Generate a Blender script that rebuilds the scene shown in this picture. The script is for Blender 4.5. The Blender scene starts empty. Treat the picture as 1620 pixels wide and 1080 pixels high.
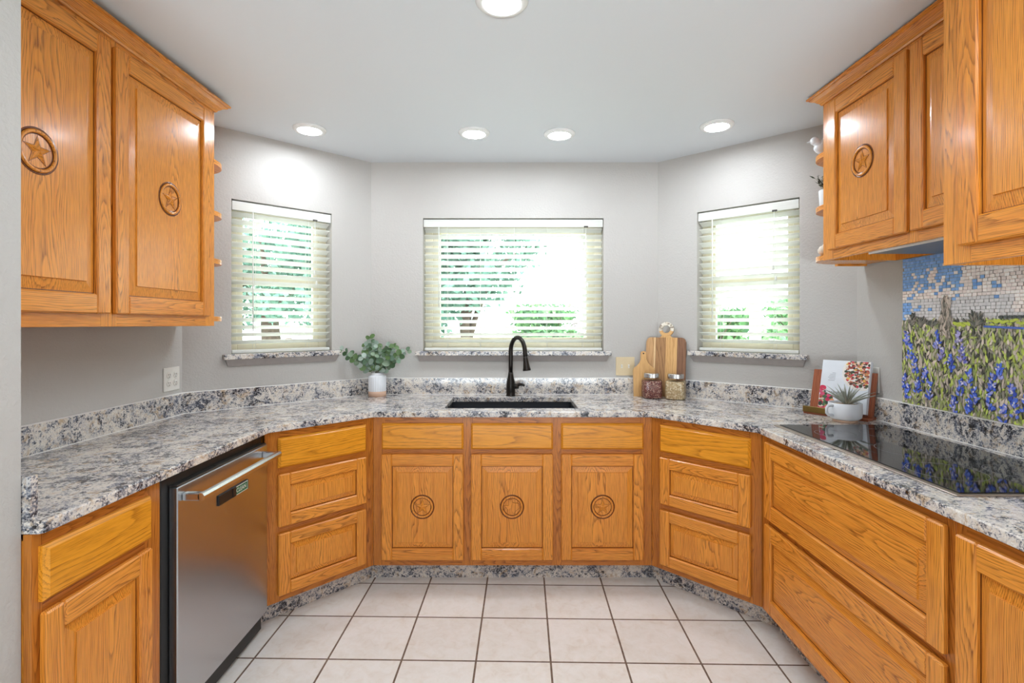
import bpy, bmesh, math, random
from mathutils import Vector, Matrix, noise
C = bpy.context.scene
COL = C.collection
R = math.radians
PI = math.pi
rng = random.Random(7)

# ---------------------------------------------------------------- camera, world, lights, exposure
cam_d = bpy.data.cameras.new('camera')
cam_d.sensor_width = 36.0
cam_d.lens = 803 / 1620 * 36
cam_d.shift_x = -2 / 1620
cam_d.shift_y = -28 / 1620
cam_d.clip_start = 0.02
cam = bpy.data.objects.new('camera', cam_d)
COL.objects.link(cam)
cam.location = (0, 0, 1.37)
cam.rotation_euler = (R(90), 0, 0)
C.camera = cam

W = bpy.data.worlds.new('overcast_sky')
C.world = W
W.use_nodes = True
W.node_tree.nodes['Background'].inputs[0].default_value = (0.88, 0.96, 1.0, 1)
W.node_tree.nodes['Background'].inputs[1].default_value = 6.5

C.view_settings.view_transform = 'Standard'
C.view_settings.look = 'None'
C.view_settings.exposure = 0.20
C.view_settings.gamma = 1.0
C.view_settings.use_curve_mapping = False

LAMP_EMIT = 135.0          # recessed LED diffusers


def area(name, loc, rot, sx, sy, power, col=(1, 1, 1)):
    d = bpy.data.lights.new(name, 'AREA')
    d.shape = 'RECTANGLE'
    d.size, d.size_y, d.energy, d.color = sx, sy, power, col
    o = bpy.data.objects.new(name, d)
    COL.objects.link(o)
    o.location, o.rotation_euler = loc, rot
    return o


# added area fills behind the camera, one frontal, one tilted up at the ceiling
area('rear_fill', (0.2, -3.55, 1.2), (R(90), 0, 0), 3.6, 2.1, 6, (0.84, 0.94, 1.0))
area('rear_uplight_fill', (0.2, -3.5, 0.5), (R(132), 0, 0), 3.6, 0.9, 122, (0.84, 0.94, 1.0)).data.spread = R(92)

# ---------------------------------------------------------------- materials


def s(r, g, b):
    f = lambda c: (c / 255 / 12.92) if c / 255 <= 0.04045 else ((c / 255 + 0.055) / 1.055) ** 2.4
    return (f(r), f(g), f(b), 1)


class NT:
    def __init__(self, name):
        self.m = bpy.data.materials.new(name)
        self.m.use_nodes = True
        self.t = self.m.node_tree
        self.t.nodes.clear()
        self.out = self.t.nodes.new('ShaderNodeOutputMaterial')

    def n(self, typ, **kw):
        nd = self.t.nodes.new(typ)
        for k, v in kw.items():
            setattr(nd, k, v)
        return nd

    def put(self, sock, v):
        if isinstance(v, bpy.types.NodeSocket):
            self.t.links.new(v, sock)
        elif v is not None:
            sock.default_value = v

    def math(self, op, a, b=None, c=None):
        nd = self.n('ShaderNodeMath', operation=op)
        self.put(nd.inputs[0], a)
        self.put(nd.inputs[1], b)
        self.put(nd.inputs[2], c)
        return nd.outputs[0]

    def vmath(self, op, a, b=None):
        nd = self.n('ShaderNodeVectorMath', operation=op)
        self.put(nd.inputs[0], a)
        self.put(nd.inputs[1], b)
        return nd.outputs['Value'] if op in ('LENGTH', 'DOT_PRODUCT') else nd.outputs[0]

    def noise(self, vec, scale=1.0, detail=2.0, rough=0.5, dist=0.0):
        nd = self.n('ShaderNodeTexNoise')
        self.put(nd.inputs['Vector'], vec)
        nd.inputs['Scale'].default_value = scale
        nd.inputs['Detail'].default_value = detail
        nd.inputs['Roughness'].default_value = rough
        nd.inputs['Distortion'].default_value = dist
        return nd.outputs['Fac'], nd.outputs['Color']

    def ramp(self, fac, stops, interp='LINEAR'):
        nd = self.n('ShaderNodeValToRGB')
        nd.color_ramp.interpolation = interp
        el = nd.color_ramp.elements
        while len(el) < len(stops):
            el.new(0.5)
        for e, (p, c) in zip(el, stops):
            e.position = p
            e.color = c if len(c) == 4 else (*c, 1)
        self.put(nd.inputs[0], fac)
        return nd.outputs[0]

    def mix(self, fac, a, b, blend='MIX'):
        nd = self.n('ShaderNodeMix', data_type='RGBA', blend_type=blend)
        self.put(nd.inputs[0], fac)
        self.put(nd.inputs[6], a)
        self.put(nd.inputs[7], b)
        return nd.outputs[2]

    def bump(self, h, strength=0.3, dist=0.002):
        nd = self.n('ShaderNodeBump')
        nd.inputs['Strength'].default_value = strength
        nd.inputs['Distance'].default_value = dist
        self.put(nd.inputs['Height'], h)
        return nd.outputs[0]

    def pbr(self, col, rough=0.5, metal=0.0, normal=None, coat=0.0, spec=None, emit=None, estr=0.0):
        nd = self.n('ShaderNodeBsdfPrincipled')
        self.put(nd.inputs['Base Color'], col)
        self.put(nd.inputs['Roughness'], rough)
        nd.inputs['Metallic'].default_value = metal
        nd.inputs['Coat Weight'].default_value = coat
        nd.inputs['Coat Roughness'].default_value = 0.12
        if spec is not None:
            nd.inputs['Specular IOR Level'].default_value = spec
        if normal is not None:
            self.put(nd.inputs['Normal'], normal)
        if emit is not None:
            nd.inputs['Emission Color'].default_value = emit
            nd.inputs['Emission Strength'].default_value = estr
        self.t.links.new(nd.outputs[0], self.out.inputs[0])
        return nd

    def obj(self):
        return self.n('ShaderNodeTexCoord').outputs['Object']


MATS = {}


def plain(name, rgb, rough=0.5, metal=0.0, var=0.06, scale=30.0, bump=0.0, coat=0.0, spec=None):
    """a colour with a slight procedural mottling"""
    t = NT(name)
    f, _ = t.noise(t.obj(), scale, 3)
    c = s(*rgb)
    lo = tuple(x * (1 - var) for x in c[:3]) + (1,)
    hi = tuple(min(1, x * (1 + var)) for x in c[:3]) + (1,)
    col = t.ramp(f, [(0.3, lo), (0.7, hi)])
    nrm = t.bump(f, bump, 0.002) if bump else None
    t.pbr(col, rough, metal, nrm, coat, spec)
    MATS[name] = t.m
    return t.m


def oak(name, light, mid, dark, freq=150.0, rough=0.26):
    t = NT(name)
    g = t.n('ShaderNodeAttribute', attribute_name='grain').outputs['Vector']
    tint = t.n('ShaderNodeAttribute', attribute_name='tint').outputs['Fac']
    # slow wobble of the rings along the board
    wob = t.vmath('MULTIPLY', g, (2.2, 9.0, 9.0))
    _, wc = t.noise(wob, 1.0, 2.0)
    wv = t.vmath('SUBTRACT', wc, (0.5, 0.5, 0.5))
    wv = t.vmath('MULTIPLY', wv, (0.0, 0.040, 0.040))
    fine = t.vmath('MULTIPLY', g, (7.0, 55.0, 55.0))
    _, fc = t.noise(fine, 1.0, 2.0)
    fv = t.vmath('MULTIPLY', t.vmath('SUBTRACT', fc, (0.5, 0.5, 0.5)), (0.0, 0.006, 0.006))
    p = t.vmath('ADD', t.vmath('ADD', g, wv), fv)
    p = t.vmath('MULTIPLY', p, (0.0, 1.0, 1.0))
    r = t.vmath('LENGTH', p)
    ring = t.math('FRACT', t.math('MULTIPLY', r, freq))
    ringc = t.ramp(ring, [(0.0, (0.05, 0.05, 0.05)), (0.10, (0.85, 0.85, 0.85)), (0.30, (0.42, 0.42, 0.42)),
                          (0.62, (0.10, 0.10, 0.10)), (1.0, (0.05, 0.05, 0.05))])
    pv = t.vmath('MULTIPLY', g, (10.0, 620.0, 620.0))
    pf, _ = t.noise(pv, 1.0, 1.0)
    pores = t.ramp(pf, [(0.42, (0, 0, 0)), (0.62, (1, 1, 1))])
    pore = t.math('MULTIPLY', pores, t.math('MULTIPLY_ADD', ringc, 0.75, 0.22))
    bv = t.vmath('MULTIPLY', g, (1.6, 14.0, 14.0))
    bf, _ = t.noise(bv, 1.0, 2.0)
    sf, _ = t.noise(t.vmath('MULTIPLY', g, (2.5, 130.0, 130.0)), 1.0, 2.0)
    bs = t.math('MULTIPLY_ADD', t.math('SUBTRACT', sf, 0.5), 1.3, t.math('MULTIPLY', bf, 0.9))
    base = t.mix(t.math('ADD', bs, t.math('SUBTRACT', tint, 0.48)), s(*light), s(*mid))
    amt = t.math('MINIMUM', t.math('MULTIPLY_ADD', pore, 0.66, t.math('MULTIPLY', ringc, 0.38)), 0.95)
    col = t.mix(amt, base, s(*dark))
    nrm = t.bump(t.math('MULTIPLY', pore, -1.0), 0.05, 0.0006)
    t.pbr(col, rough, 0.0, nrm, coat=0.10, spec=0.4)
    MATS[name] = t.m
    return t.m


def make_granite():
    t = NT('granite')
    o = t.obj()
    big, _ = t.noise(o, 6.5, 4, 0.6, 1.0)
    mid, _ = t.noise(o, 27.0, 6, 0.7, 1.2)
    fine, _ = t.noise(o, 150.0, 4, 0.7)

    def cells(scale):
        vor = t.n('ShaderNodeTexVoronoi')
        t.put(vor.inputs['Vector'], o)
        vor.inputs['Scale'].default_value = scale
        vs = t.n('ShaderNodeSeparateColor')
        t.t.links.new(vor.outputs['Color'], vs.inputs[0])
        return vs.outputs[0], vs.outputs[1]
    c1, c2 = cells(240.0)
    c3, _ = cells(120.0)
    v = t.math('MULTIPLY_ADD', c1, 0.20, t.math('SUBTRACT', mid, 0.10))
    v = t.math('MULTIPLY_ADD', c3, 0.12, t.math('SUBTRACT', v, 0.06))
    v = t.math('MULTIPLY_ADD', big, 0.66, t.math('SUBTRACT', v, 0.33))
    v = t.math('MULTIPLY_ADD', fine, 0.14, t.math('SUBTRACT', v, 0.068))
    col = t.ramp(v, [(0.29, s(44, 42, 44)), (0.345, s(84, 84, 90)), (0.40, s(128, 130, 138)),
                     (0.455, s(172, 168, 168)), (0.50, s(212, 205, 198)), (0.57, s(232, 226, 219)),
                     (0.64, s(214, 201, 184)), (0.72, s(236, 231, 224))])
    tn, _ = t.noise(o, 19.0, 5, 0.65, 1.4)
    tm = t.ramp(tn, [(0.54, (0, 0, 0)), (0.64, (0.7, 0.7, 0.7))])
    col = t.mix(tm, col, s(206, 176, 134), 'MULTIPLY')
    bn, _ = t.noise(t.vmath('ADD', o, (3.1, 1.7, 0.4)), 12.0, 5, 0.68, 1.2)
    bm = t.ramp(bn, [(0.50, (0, 0, 0)), (0.62, (1, 1, 1))])
    bw = t.math('MULTIPLY', bm, t.math('MULTIPLY_ADD', c2, 0.46, 0.08))
    col = t.mix(bw, col, s(112, 122, 146))
    kn, _ = t.noise(t.vmath('ADD', o, (1.1, 5.7, 2.4)), 75.0, 6, 0.75, 1.6)
    km = t.ramp(kn, [(0.36, (0.95, 0.95, 0.95)), (0.405, (0, 0, 0))])
    kb = t.ramp(big, [(0.42, (1, 1, 1)), (0.60, (0.25, 0.25, 0.25))])
    col = t.mix(t.math('MULTIPLY', km, kb), col, s(40, 36, 38))
    t.pbr(col, 0.13, 0, None, coat=0.0)
    MATS['granite'] = t.m
    return t.m


def make_tile():
    t = NT('floor_tile')
    T, psi = 0.3034, -0.0196
    ax, ay = 0.1638, 2.6634
    mp = t.n('ShaderNodeMapping')
    c, sn = math.cos(psi), math.sin(psi)
    mp.inputs['Rotation'].default_value = (0, 0, -psi)
    mp.inputs['Location'].default_value = (-(c * ax + sn * ay) + 20 * T, -(-sn * ax + c * ay) + 30 * T, 0)
    t.put(mp.inputs['Vector'], t.obj())
    br = t.n('ShaderNodeTexBrick', offset=0.0, squash=1.0)
    t.put(br.inputs['Vector'], mp.outputs[0])
    br.inputs['Color1'].default_value = (0, 0, 0, 1)
    br.inputs['Color2'].default_value = (1, 1, 1, 1)
    br.inputs['Mortar'].default_value = (0.5, 0.5, 0.5, 1)
    br.inputs['Scale'].default_value = 1.0
    br.inputs['Mortar Size'].default_value = 0.0042
    br.inputs['Mortar Smooth'].default_value = 0.12
    br.inputs['Brick Width'].default_value = T
    br.inputs['Row Height'].default_value = T
    f, _ = t.noise(t.obj(), 5.0, 5, 0.6, 0.7)
    f2, _ = t.noise(t.obj(), 22.0, 5, 0.65, 1.0)
    v = t.math('MULTIPLY_ADD', f2, 0.5, t.math('MULTIPLY', f, 0.5))
    tile = t.ramp(v, [(0.30, s(212, 200, 187)), (0.45, s(224, 218, 210)), (0.58, s(230, 226, 221)), (0.72, s(222, 214, 206))])
    tone = t.math('MULTIPLY_ADD', br.outputs['Color'], 0.10, 0.93)
    tile = t.mix(1.0, tile, tone, 'MULTIPLY')
    gn, _ = t.noise(t.obj(), 40.0, 3)
    grout = t.ramp(gn, [(0.3, s(92, 74, 60)), (0.7, s(124, 102, 86))])
    col = t.mix(br.outputs['Fac'], tile, grout)
    h = t.math('MULTIPLY_ADD', br.outputs['Fac'], -1.0, t.math('MULTIPLY', f2, 0.25))
    t.pbr(col, t.math('MULTIPLY_ADD', br.outputs['Fac'], 0.4, 0.34), 0, t.bump(h, 0.35, 0.003))
    MATS['floor_tile'] = t.m


def make_paint(name, rgb, scale=70.0, strength=0.22, dist=0.004):
    t = NT(name)
    f, _ = t.noise(t.obj(), scale, 4, 0.55, 0.4)
    f2, _ = t.noise(t.obj(), scale * 0.35, 2)
    h = t.math('MULTIPLY_ADD', f2, 0.6, f)
    t.pbr(s(*rgb), 0.62, 0, t.bump(h, strength, dist), spec=0.3)
    MATS[name] = t.m


def make_steel(name, base, rough, axis):
    t = NT(name)
    sc = [6.0, 6.0, 6.0]
    for k in range(3):
        if k != axis:
            sc[k] = 900.0
    f, _ = t.noise(t.vmath('MULTIPLY', t.obj(), tuple(sc)), 1.0, 2)
    rr = t.math('MULTIPLY_ADD', f, 0.012, rough - 0.006)
    t.pbr(s(*base), rr, 1.0)
    MATS[name] = t.m


def make_vcol(name, rough=0.5, trans=0.0, spec=None, gain=1.0):
    t = NT(name)
    a = t.n('ShaderNodeAttribute', attribute_name='col').outputs['Color']
    f, _ = t.noise(t.obj(), 60.0, 3)
    col = t.mix(1.0, a, t.math('MULTIPLY_ADD', f, 0.24 * gain, 0.88 * gain), 'MULTIPLY')
    nd = t.pbr(col, rough, 0, None, spec=spec)
    if trans:
        tr = t.n('ShaderNodeBsdfTranslucent')
        t.put(tr.inputs[0], col)
        mx = t.n('ShaderNodeMixShader')
        mx.inputs[0].default_value = trans
        t.t.links.new(nd.outputs[0], mx.inputs[1])
        t.t.links.new(tr.outputs[0], mx.inputs[2])
        t.t.links.new(mx.outputs[0], t.out.inputs[0])
    MATS[name] = t.m


def make_glass(name, tint, refl):
    t = NT(name)
    tr = t.n('ShaderNodeBsdfTransparent')
    tr.inputs[0].default_value = (*tint, 1)
    gl = t.n('ShaderNodeBsdfGlossy')
    gl.inputs['Roughness'].default_value = 0.02
    fr = t.n('ShaderNodeFresnel')
    fr.inputs[0].default_value = 1.45
    mx = t.n('ShaderNodeMixShader')
    t.put(mx.inputs[0], t.math('MULTIPLY', fr.outputs[0], refl))
    t.t.links.new(tr.outputs[0], mx.inputs[1])
    t.t.links.new(gl.outputs[0], mx.inputs[2])
    t.t.links.new(mx.outputs[0], t.out.inputs[0])
    MATS[name] = t.m


def make_blind():
    t = NT('blind_white')
    f, _ = t.noise(t.vmath('MULTIPLY', t.obj(), (3, 200, 200)), 1.0, 2)
    col = t.ramp(f, [(0.3, s(242, 242, 236)), (0.7, s(250, 250, 246))])
    d = t.n('ShaderNodeBsdfPrincipled')
    t.put(d.inputs['Base Color'], col)
    d.inputs['Roughness'].default_value = 0.4
    tr = t.n('ShaderNodeBsdfTranslucent')
    t.put(tr.inputs[0], col)
    mx = t.n('ShaderNodeMixShader')
    mx.inputs[0].default_value = 0.38
    t.t.links.new(d.outputs[0], mx.inputs[1])
    t.t.links.new(tr.outputs[0], mx.inputs[2])
    t.t.links.new(mx.outputs[0], t.out.inputs[0])
    MATS['blind_white'] = t.m


def make_emit(name, rgb, strength):
    t = NT(name)
    e = t.n('ShaderNodeEmission')
    e.inputs[0].default_value = s(*rgb)
    e.inputs[1].default_value = strength
    t.t.links.new(e.outputs[0], t.out.inputs[0])
    MATS[name] = t.m


def make_grains(name, cols, scale):
    t = NT(name)
    v = t.n('ShaderNodeTexVoronoi')
    t.put(v.inputs['Vector'], t.obj())
    v.inputs['Scale'].default_value = scale
    sp = t.n('ShaderNodeSeparateColor')
    t.t.links.new(v.outputs['Color'], sp.inputs[0])
    n = len(cols)
    col = t.ramp(sp.outputs[0], [(i / n, s(*c)) for i, c in enumerate(cols)], 'CONSTANT')
    t.pbr(col, 0.5, 0, t.bump(v.outputs['Distance'], 0.6, 0.004))
    MATS[name] = t.m


oak('oak', (242, 158, 60), (208, 110, 27), (100, 42, 11), 235.0)
oak('oak_frame_shaded', (206, 126, 46), (172, 88, 24), (90, 38, 12), 235.0)  # redder base frames; shade between the doors is partly in this colour
oak('oak_yellow', (238, 160, 44), (218, 136, 28), (150, 82, 20), 110.0)
oak('oak_glaze', (120, 62, 24), (96, 46, 16), (60, 28, 10))
oak('walnut_red', (168, 92, 56), (140, 70, 40), (92, 42, 24), 120.0, 0.4)
oak('board_tan', (204, 160, 112), (186, 140, 92), (140, 98, 60), 120.0, 0.45)
oak('board_light', (222, 176, 116), (208, 160, 98), (170, 118, 66), 120.0, 0.45)
oak('board_pale', (236, 204, 156), (228, 192, 140), (200, 160, 110), 120.0, 0.45)
oak('board_brown', (176, 132, 88), (152, 110, 72), (104, 70, 42), 120.0, 0.45)
oak('board_dark', (146, 104, 76), (122, 84, 60), (84, 54, 38), 120.0, 0.45)
make_granite()
make_tile()
make_paint('wall_paint', (190, 186, 181), 85.0, 0.42, 0.005)
make_paint('ceiling_paint', (222, 226, 230), 40.0, 0.10, 0.003)
plain('wall_paint_shaded', (158, 150, 146), 0.5)  # wall paint darkened: the shade on the apron is put into its colour
make_steel('steel_door', (188, 190, 194), 0.27, 2)
make_steel('steel_bright', (205, 205, 205), 0.22, 0)
plain('steel_dark', (96, 92, 88), 0.35, 0.9)
plain('black_plastic', (22, 22, 22), 0.45)
plain('black_composite', (38, 40, 46), 0.5, bump=0.1, scale=200)
plain('black_bronze', (46, 42, 39), 0.32, 0.75)
plain('black_glass', (14, 14, 16), 0.04, var=0.02)
plain('burner_print', (120, 120, 124), 0.3)
plain('trim_steel', (196, 182, 168), 0.3, 0.85)
plain('outlet_white', (226, 222, 214), 0.4, var=0.02)
plain('outlet_dark', (70, 66, 62), 0.5)
plain('plate_beige', (216, 196, 158), 0.4, var=0.02)
plain('vinyl_cream', (238, 230, 204), 0.45, var=0.03)
plain('lamp_white', (238, 238, 236), 0.4, var=0.02)
plain('ceramic_white', (226, 228, 232), 0.35, var=0.02)
plain('terracotta', (206, 170, 146), 0.7)
plain('caulk', (232, 230, 226), 0.6, var=0.02)
plain('brass', (128, 104, 54), 0.4, 0.7)
plain('sign_green', (30, 112, 74), 0.5)
plain('sign_white', (236, 240, 236), 0.5)
plain('paper_white', (228, 232, 238), 0.5, var=0.02)
plain('ink_grey', (150, 152, 158), 0.6)
plain('ink_black', (50, 48, 50), 0.6)
plain('stem_green', (104, 104, 78), 0.6)
plain('soil', (168, 142, 112), 0.9, var=0.25, scale=120, bump=0.6)
plain('hood_grey', (116, 120, 128), 0.35, 0.6)
plain('bark', (88, 74, 62), 0.9, var=0.3, scale=18)
plain('fence_wood', (120, 108, 98), 0.8)
plain('patio_concrete', (205, 204, 200), 0.8, scale=8)
plain('lawn', (160, 180, 120), 0.9, var=0.3, scale=12)
plain('post_pinkish', (196, 176, 166), 0.7)
plain('bone', (226, 214, 198), 0.6, scale=60, var=0.1)
plain('grout_grey', (150, 146, 138), 0.8)
make_vcol('leaf', 0.45, 0.15)
make_vcol('tree_leaf', 0.6, 0.35)
make_vcol('mosaic_glass', 0.32, gain=1.3)
make_vcol('print_ink', 0.45)
make_glass('pane_glass', (0.96, 0.98, 0.97), 0.6)
make_glass('jar_glass', (0.97, 0.98, 0.98), 0.4)
make_blind()
make_emit('led_diffuser', (238, 247, 255), LAMP_EMIT)
make_grains('quinoa', [(120, 60, 54), (150, 96, 84), (92, 44, 42), (196, 160, 140), (134, 78, 66)], 190)
make_grains('oats', [(206, 178, 136), (222, 200, 162), (184, 154, 112), (232, 214, 182), (196, 166, 124)], 150)
make_grains('terrazzo', [(226, 216, 198), (212, 200, 180), (160, 146, 130), (234, 226, 210)], 90)

# ---------------------------------------------------------------- mesh builder
AX = {'x': 0, 'y': 1, 'z': 2}
ACR = {'x': (2, 1), 'z': (0, 1), 'y': (0, 2)}


class MB:
    def __init__(self):
        self.v, self.f, self.g, self.t, self.mi, self.c, self.sm = [], [], [], [], [], [], []

    def add(self, verts, faces, grain=None, mi=0, col=None, smooth=False, board=None):
        b = len(self.v)
        verts = [tuple(p) for p in verts]
        self.v += verts
        if grain:
            if board is None:
                board = (rng.uniform(0, 40), rng.uniform(-0.05, 0.05), rng.uniform(0.03, 0.10), rng.uniform(-0.035, 0.035), rng.uniform(0.0, 0.2))
            a = AX[grain]
            p, q = ACR[grain]
            ctr = [sum(w[k] for w in verts) / len(verts) for k in range(3)]
        for f in faces:
            self.f.append([b + i for i in f])
            self.mi.append(mi)
            self.c.append(col or (1, 1, 1, 1))
            self.sm.append(smooth)
            if grain:
                self.g.append([(verts[i][a] + board[0], verts[i][p] - ctr[p] + board[1] + board[3] * (verts[i][a] - ctr[a]),
                                verts[i][q] - ctr[q] + board[2] + 1.3 * board[3] * (verts[i][a] - ctr[a])) for i in f])
                self.t.append(board[4])
            else:
                self.g.append([verts[i] for i in f])
                self.t.append(0.1)
        return self

    def box(self, x0, x1, y0, y1, z0, z1, grain=None, c=0.0, mi=0, col=None, board=None):
        x0, x1 = min(x0, x1), max(x0, x1)
        y0, y1 = min(y0, y1), max(y0, y1)
        z0, z1 = min(z0, z1), max(z0, z1)
        c = min(c, (x1 - x0) * .45, (y1 - y0) * .45, (z1 - z0) * .45)
        if c <= 0:
            vs = [(x, y, z) for x in (x0, x1) for y in (y0, y1) for z in (z0, z1)]
            fs = [(0, 1, 3, 2), (4, 6, 7, 5), (0, 4, 5, 1), (2, 3, 7, 6), (0, 2, 6, 4), (1, 5, 7, 3)]
            return self.add(vs, fs, grain, mi, col, board=board)
        vs, idx = [], {}
        for i, x in enumerate((x0, x1)):
            for j, y in enumerate((y0, y1)):
                for k, z in enumerate((z0, z1)):
                    sx, sy, sz = (c if i == 0 else -c), (c if j == 0 else -c), (c if k == 0 else -c)
                    for a, p in enumerate(((x, y + sy, z + sz), (x + sx, y, z + sz), (x + sx, y + sy, z))):
                        idx[i, j, k, a] = len(vs)
                        vs.append(p)
        fs = []
        for i in (0, 1):
            fs.append([idx[i, 0, 0, 0], idx[i, 0, 1, 0], idx[i, 1, 1, 0], idx[i, 1, 0, 0]])
            fs.append([idx[0, i, 0, 1], idx[0, i, 1, 1], idx[1, i, 1, 1], idx[1, i, 0, 1]])
            fs.append([idx[0, 0, i, 2], idx[0, 1, i, 2], idx[1, 1, i, 2], idx[1, 0, i, 2]])
            for j in (0, 1):
                fs.append([idx[i, j, 0, 0], idx[i, j, 1, 0], idx[i, j, 1, 1], idx[i, j, 0, 1]])
                fs.append([idx[i, 0, j, 0], idx[i, 1, j, 0], idx[i, 1, j, 2], idx[i, 0, j, 2]])
                fs.append([idx[0, i, j, 1], idx[1, i, j, 1], idx[1, i, j, 2], idx[0, i, j, 2]])
                for k in (0, 1):
                    fs.append([idx[i, j, k, 0], idx[i, j, k, 1], idx[i, j, k, 2]])
        return self.add(vs, fs, grain, mi, col, board=board)

    def prism(self, poly, a0, a1, axis='z', grain=None, mi=0, col=None, board=None, poly2=None):
        """polygon extruded along axis; poly in the two other coordinates (xy, xz or yz)"""
        def put(p, a):
            return {'z': (p[0], p[1], a), 'y': (p[0], a, p[1]), 'x': (a, p[0], p[1])}[axis]
        n = len(poly)
        vs = [put(p, a0) for p in poly] + [put(p, a1) for p in (poly2 or poly)]
        fs = [list(range(n)), list(range(n, 2 * n))] + [[i, (i + 1) % n, n + (i + 1) % n, n + i] for i in range(n)]
        return self.add(vs, fs, grain, mi, col, board=board)

    def lathe(self, prof, n=32, M=None, mi=0, col=None, smooth=True, close=False, grain=None, board=None):
        """profile of (r, h) spun about local z"""
        vs, fs = [], []
        m = len(prof)
        for i in range(n):
            a = 2 * PI * i / n
            for r, h in prof:
                vs.append(Vector((r * math.cos(a), r * math.sin(a), h)))
        for i in range(n):
            j = (i + 1) % n
            for k in range(m if close else m - 1):
                l = (k + 1) % m
                fs.append([i * m + k, j * m + k, j * m + l, i * m + l])
        if not close:
            if prof[0][0] > 1e-6:
                fs.append([i * m for i in range(n)])
            if prof[-1][0] > 1e-6:
                fs.append([i * m + m - 1 for i in range(n)])
        if M is not None:
            vs = [M @ v for v in vs]
        return self.add(vs, fs, grain, mi, col, smooth, board=board)

    def tube(self, pts, rad, n=10, mi=0, col=None, smooth=True):
        pts = [Vector(p) for p in pts]
        rs = rad if isinstance(rad, (list, tuple)) else [rad] * len(pts)
        vs, fs = [], []
        up = None
        for i, p in enumerate(pts):
            d = (pts[min(i + 1, len(pts) - 1)] - pts[max(i - 1, 0)]).normalized()
            if up is None:
                up = Vector((0, 0, 1)) if abs(d.z) < 0.9 else Vector((1, 0, 0))
            x = d.cross(up).normalized()
            y = x.cross(d).normalized()
            up = y
            for k in range(n):
                a = 2 * PI * k / n
                vs.append(p + (x * math.cos(a) + y * math.sin(a)) * rs[i])
        for i in range(len(pts) - 1):
            for k in range(n):
                l = (k + 1) % n
                fs.append([i * n + k, i * n + l, (i + 1) * n + l, (i + 1) * n + k])
        fs.append(list(range(n)))
        fs.append([(len(pts) - 1) * n + k for k in range(n)])
        return self.add(vs, fs, None, mi, col, smooth)

    def ball(self, c, r, mi=0, col=None, nu=16, nv=10):
        rx, ry, rz = r if isinstance(r, (tuple, list)) else (r, r, r)
        prof = [(math.sin(PI * k / nv), -math.cos(PI * k / nv)) for k in range(nv + 1)]
        prof[0] = (0, -1)
        prof[-1] = (0, 1)
        M = Matrix.Translation(Vector(c)) @ Matrix.Diagonal((rx, ry, rz, 1))
        return self.lathe(prof, nu, M, mi, col)

    def build(self, name, mats, parent=None, recalc=True):
        me = bpy.data.meshes.new(name)
        bm = bmesh.new()
        bv = [bm.verts.new(p) for p in self.v]
        gl = bm.loops.layers.float_vector.new('grain')
        tl = bm.faces.layers.float.new('tint')
        cl = bm.loops.layers.float_color.new('col')
        for i, f in enumerate(self.f):
            if len(set(f)) < 3:
                continue
            try:
                fc = bm.faces.new([bv[k] for k in f])
            except ValueError:
                continue
            fc.material_index = self.mi[i]
            fc.smooth = self.sm[i]
            fc[tl] = self.t[i]
            for l, g in zip(fc.loops, self.g[i]):
                l[gl] = g
                l[cl] = self.c[i]
        if recalc:
            bmesh.ops.recalc_face_normals(bm, faces=bm.faces[:])
        bm.to_mesh(me)
        bm.free()
        for m in (mats if isinstance(mats, (list, tuple)) else [mats]):
            me.materials.append(MATS[m])
        o = bpy.data.objects.new(name, me)
        COL.objects.link(o)
        if parent is not None:
            o.parent = parent
        return o


def tag(o, label=None, cat=None, group=None, kind=None):
    if label:
        o['label'] = label
    if cat:
        o['category'] = cat
    if group:
        o['group'] = group
    if kind:
        o['kind'] = kind
    return o


def thing(name, label, cat, loc=(0, 0, 0), rot=0.0, group=None, tilt=0.0):
    o = bpy.data.objects.new(name, None)
    o.empty_display_size = 0.1
    COL.objects.link(o)
    o.location = loc
    o.rotation_euler = (tilt, 0, rot)
    return tag(o, label, cat, group)


def structure(name, loc=(0, 0, 0), rot=0.0):
    o = bpy.data.objects.new(name, None)
    COL.objects.link(o)
    o.location, o.rotation_euler = loc, (0, 0, rot)
    o['kind'] = 'structure'
    return o


def text_mesh(name, body, size, mat, parent, loc, rot, align='CENTER', extrude=0.0004):
    cu = bpy.data.curves.new(name, 'FONT')
    cu.body, cu.size, cu.extrude, cu.align_x, cu.align_y = body, size, extrude, align, 'CENTER'
    tmp = bpy.data.objects.new(name + '_tmp', cu)
    COL.objects.link(tmp)
    me = bpy.data.meshes.new_from_object(tmp.evaluated_get(bpy.context.evaluated_depsgraph_get()))
    bpy.data.objects.remove(tmp)
    me.materials.clear()
    me.materials.append(MATS[mat])
    o = bpy.data.objects.new(name, me)
    COL.objects.link(o)
    o.parent, o.location, o.rotation_euler = parent, loc, rot
    return o


# ---------------------------------------------------------------- room shell
ZC = 2.42
WT = 0.14
mb = MB().box(-3.2, 3.2, -3.7, 3.6, -0.1, 0.0)
mb.build('floor', 'floor_tile')['kind'] = 'structure'
mb = MB().box(-3.2, 3.2, -3.7, 3.6, ZC, ZC + 0.1)
mb.build('ceiling', 'ceiling_paint')['kind'] = 'structure'


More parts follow.
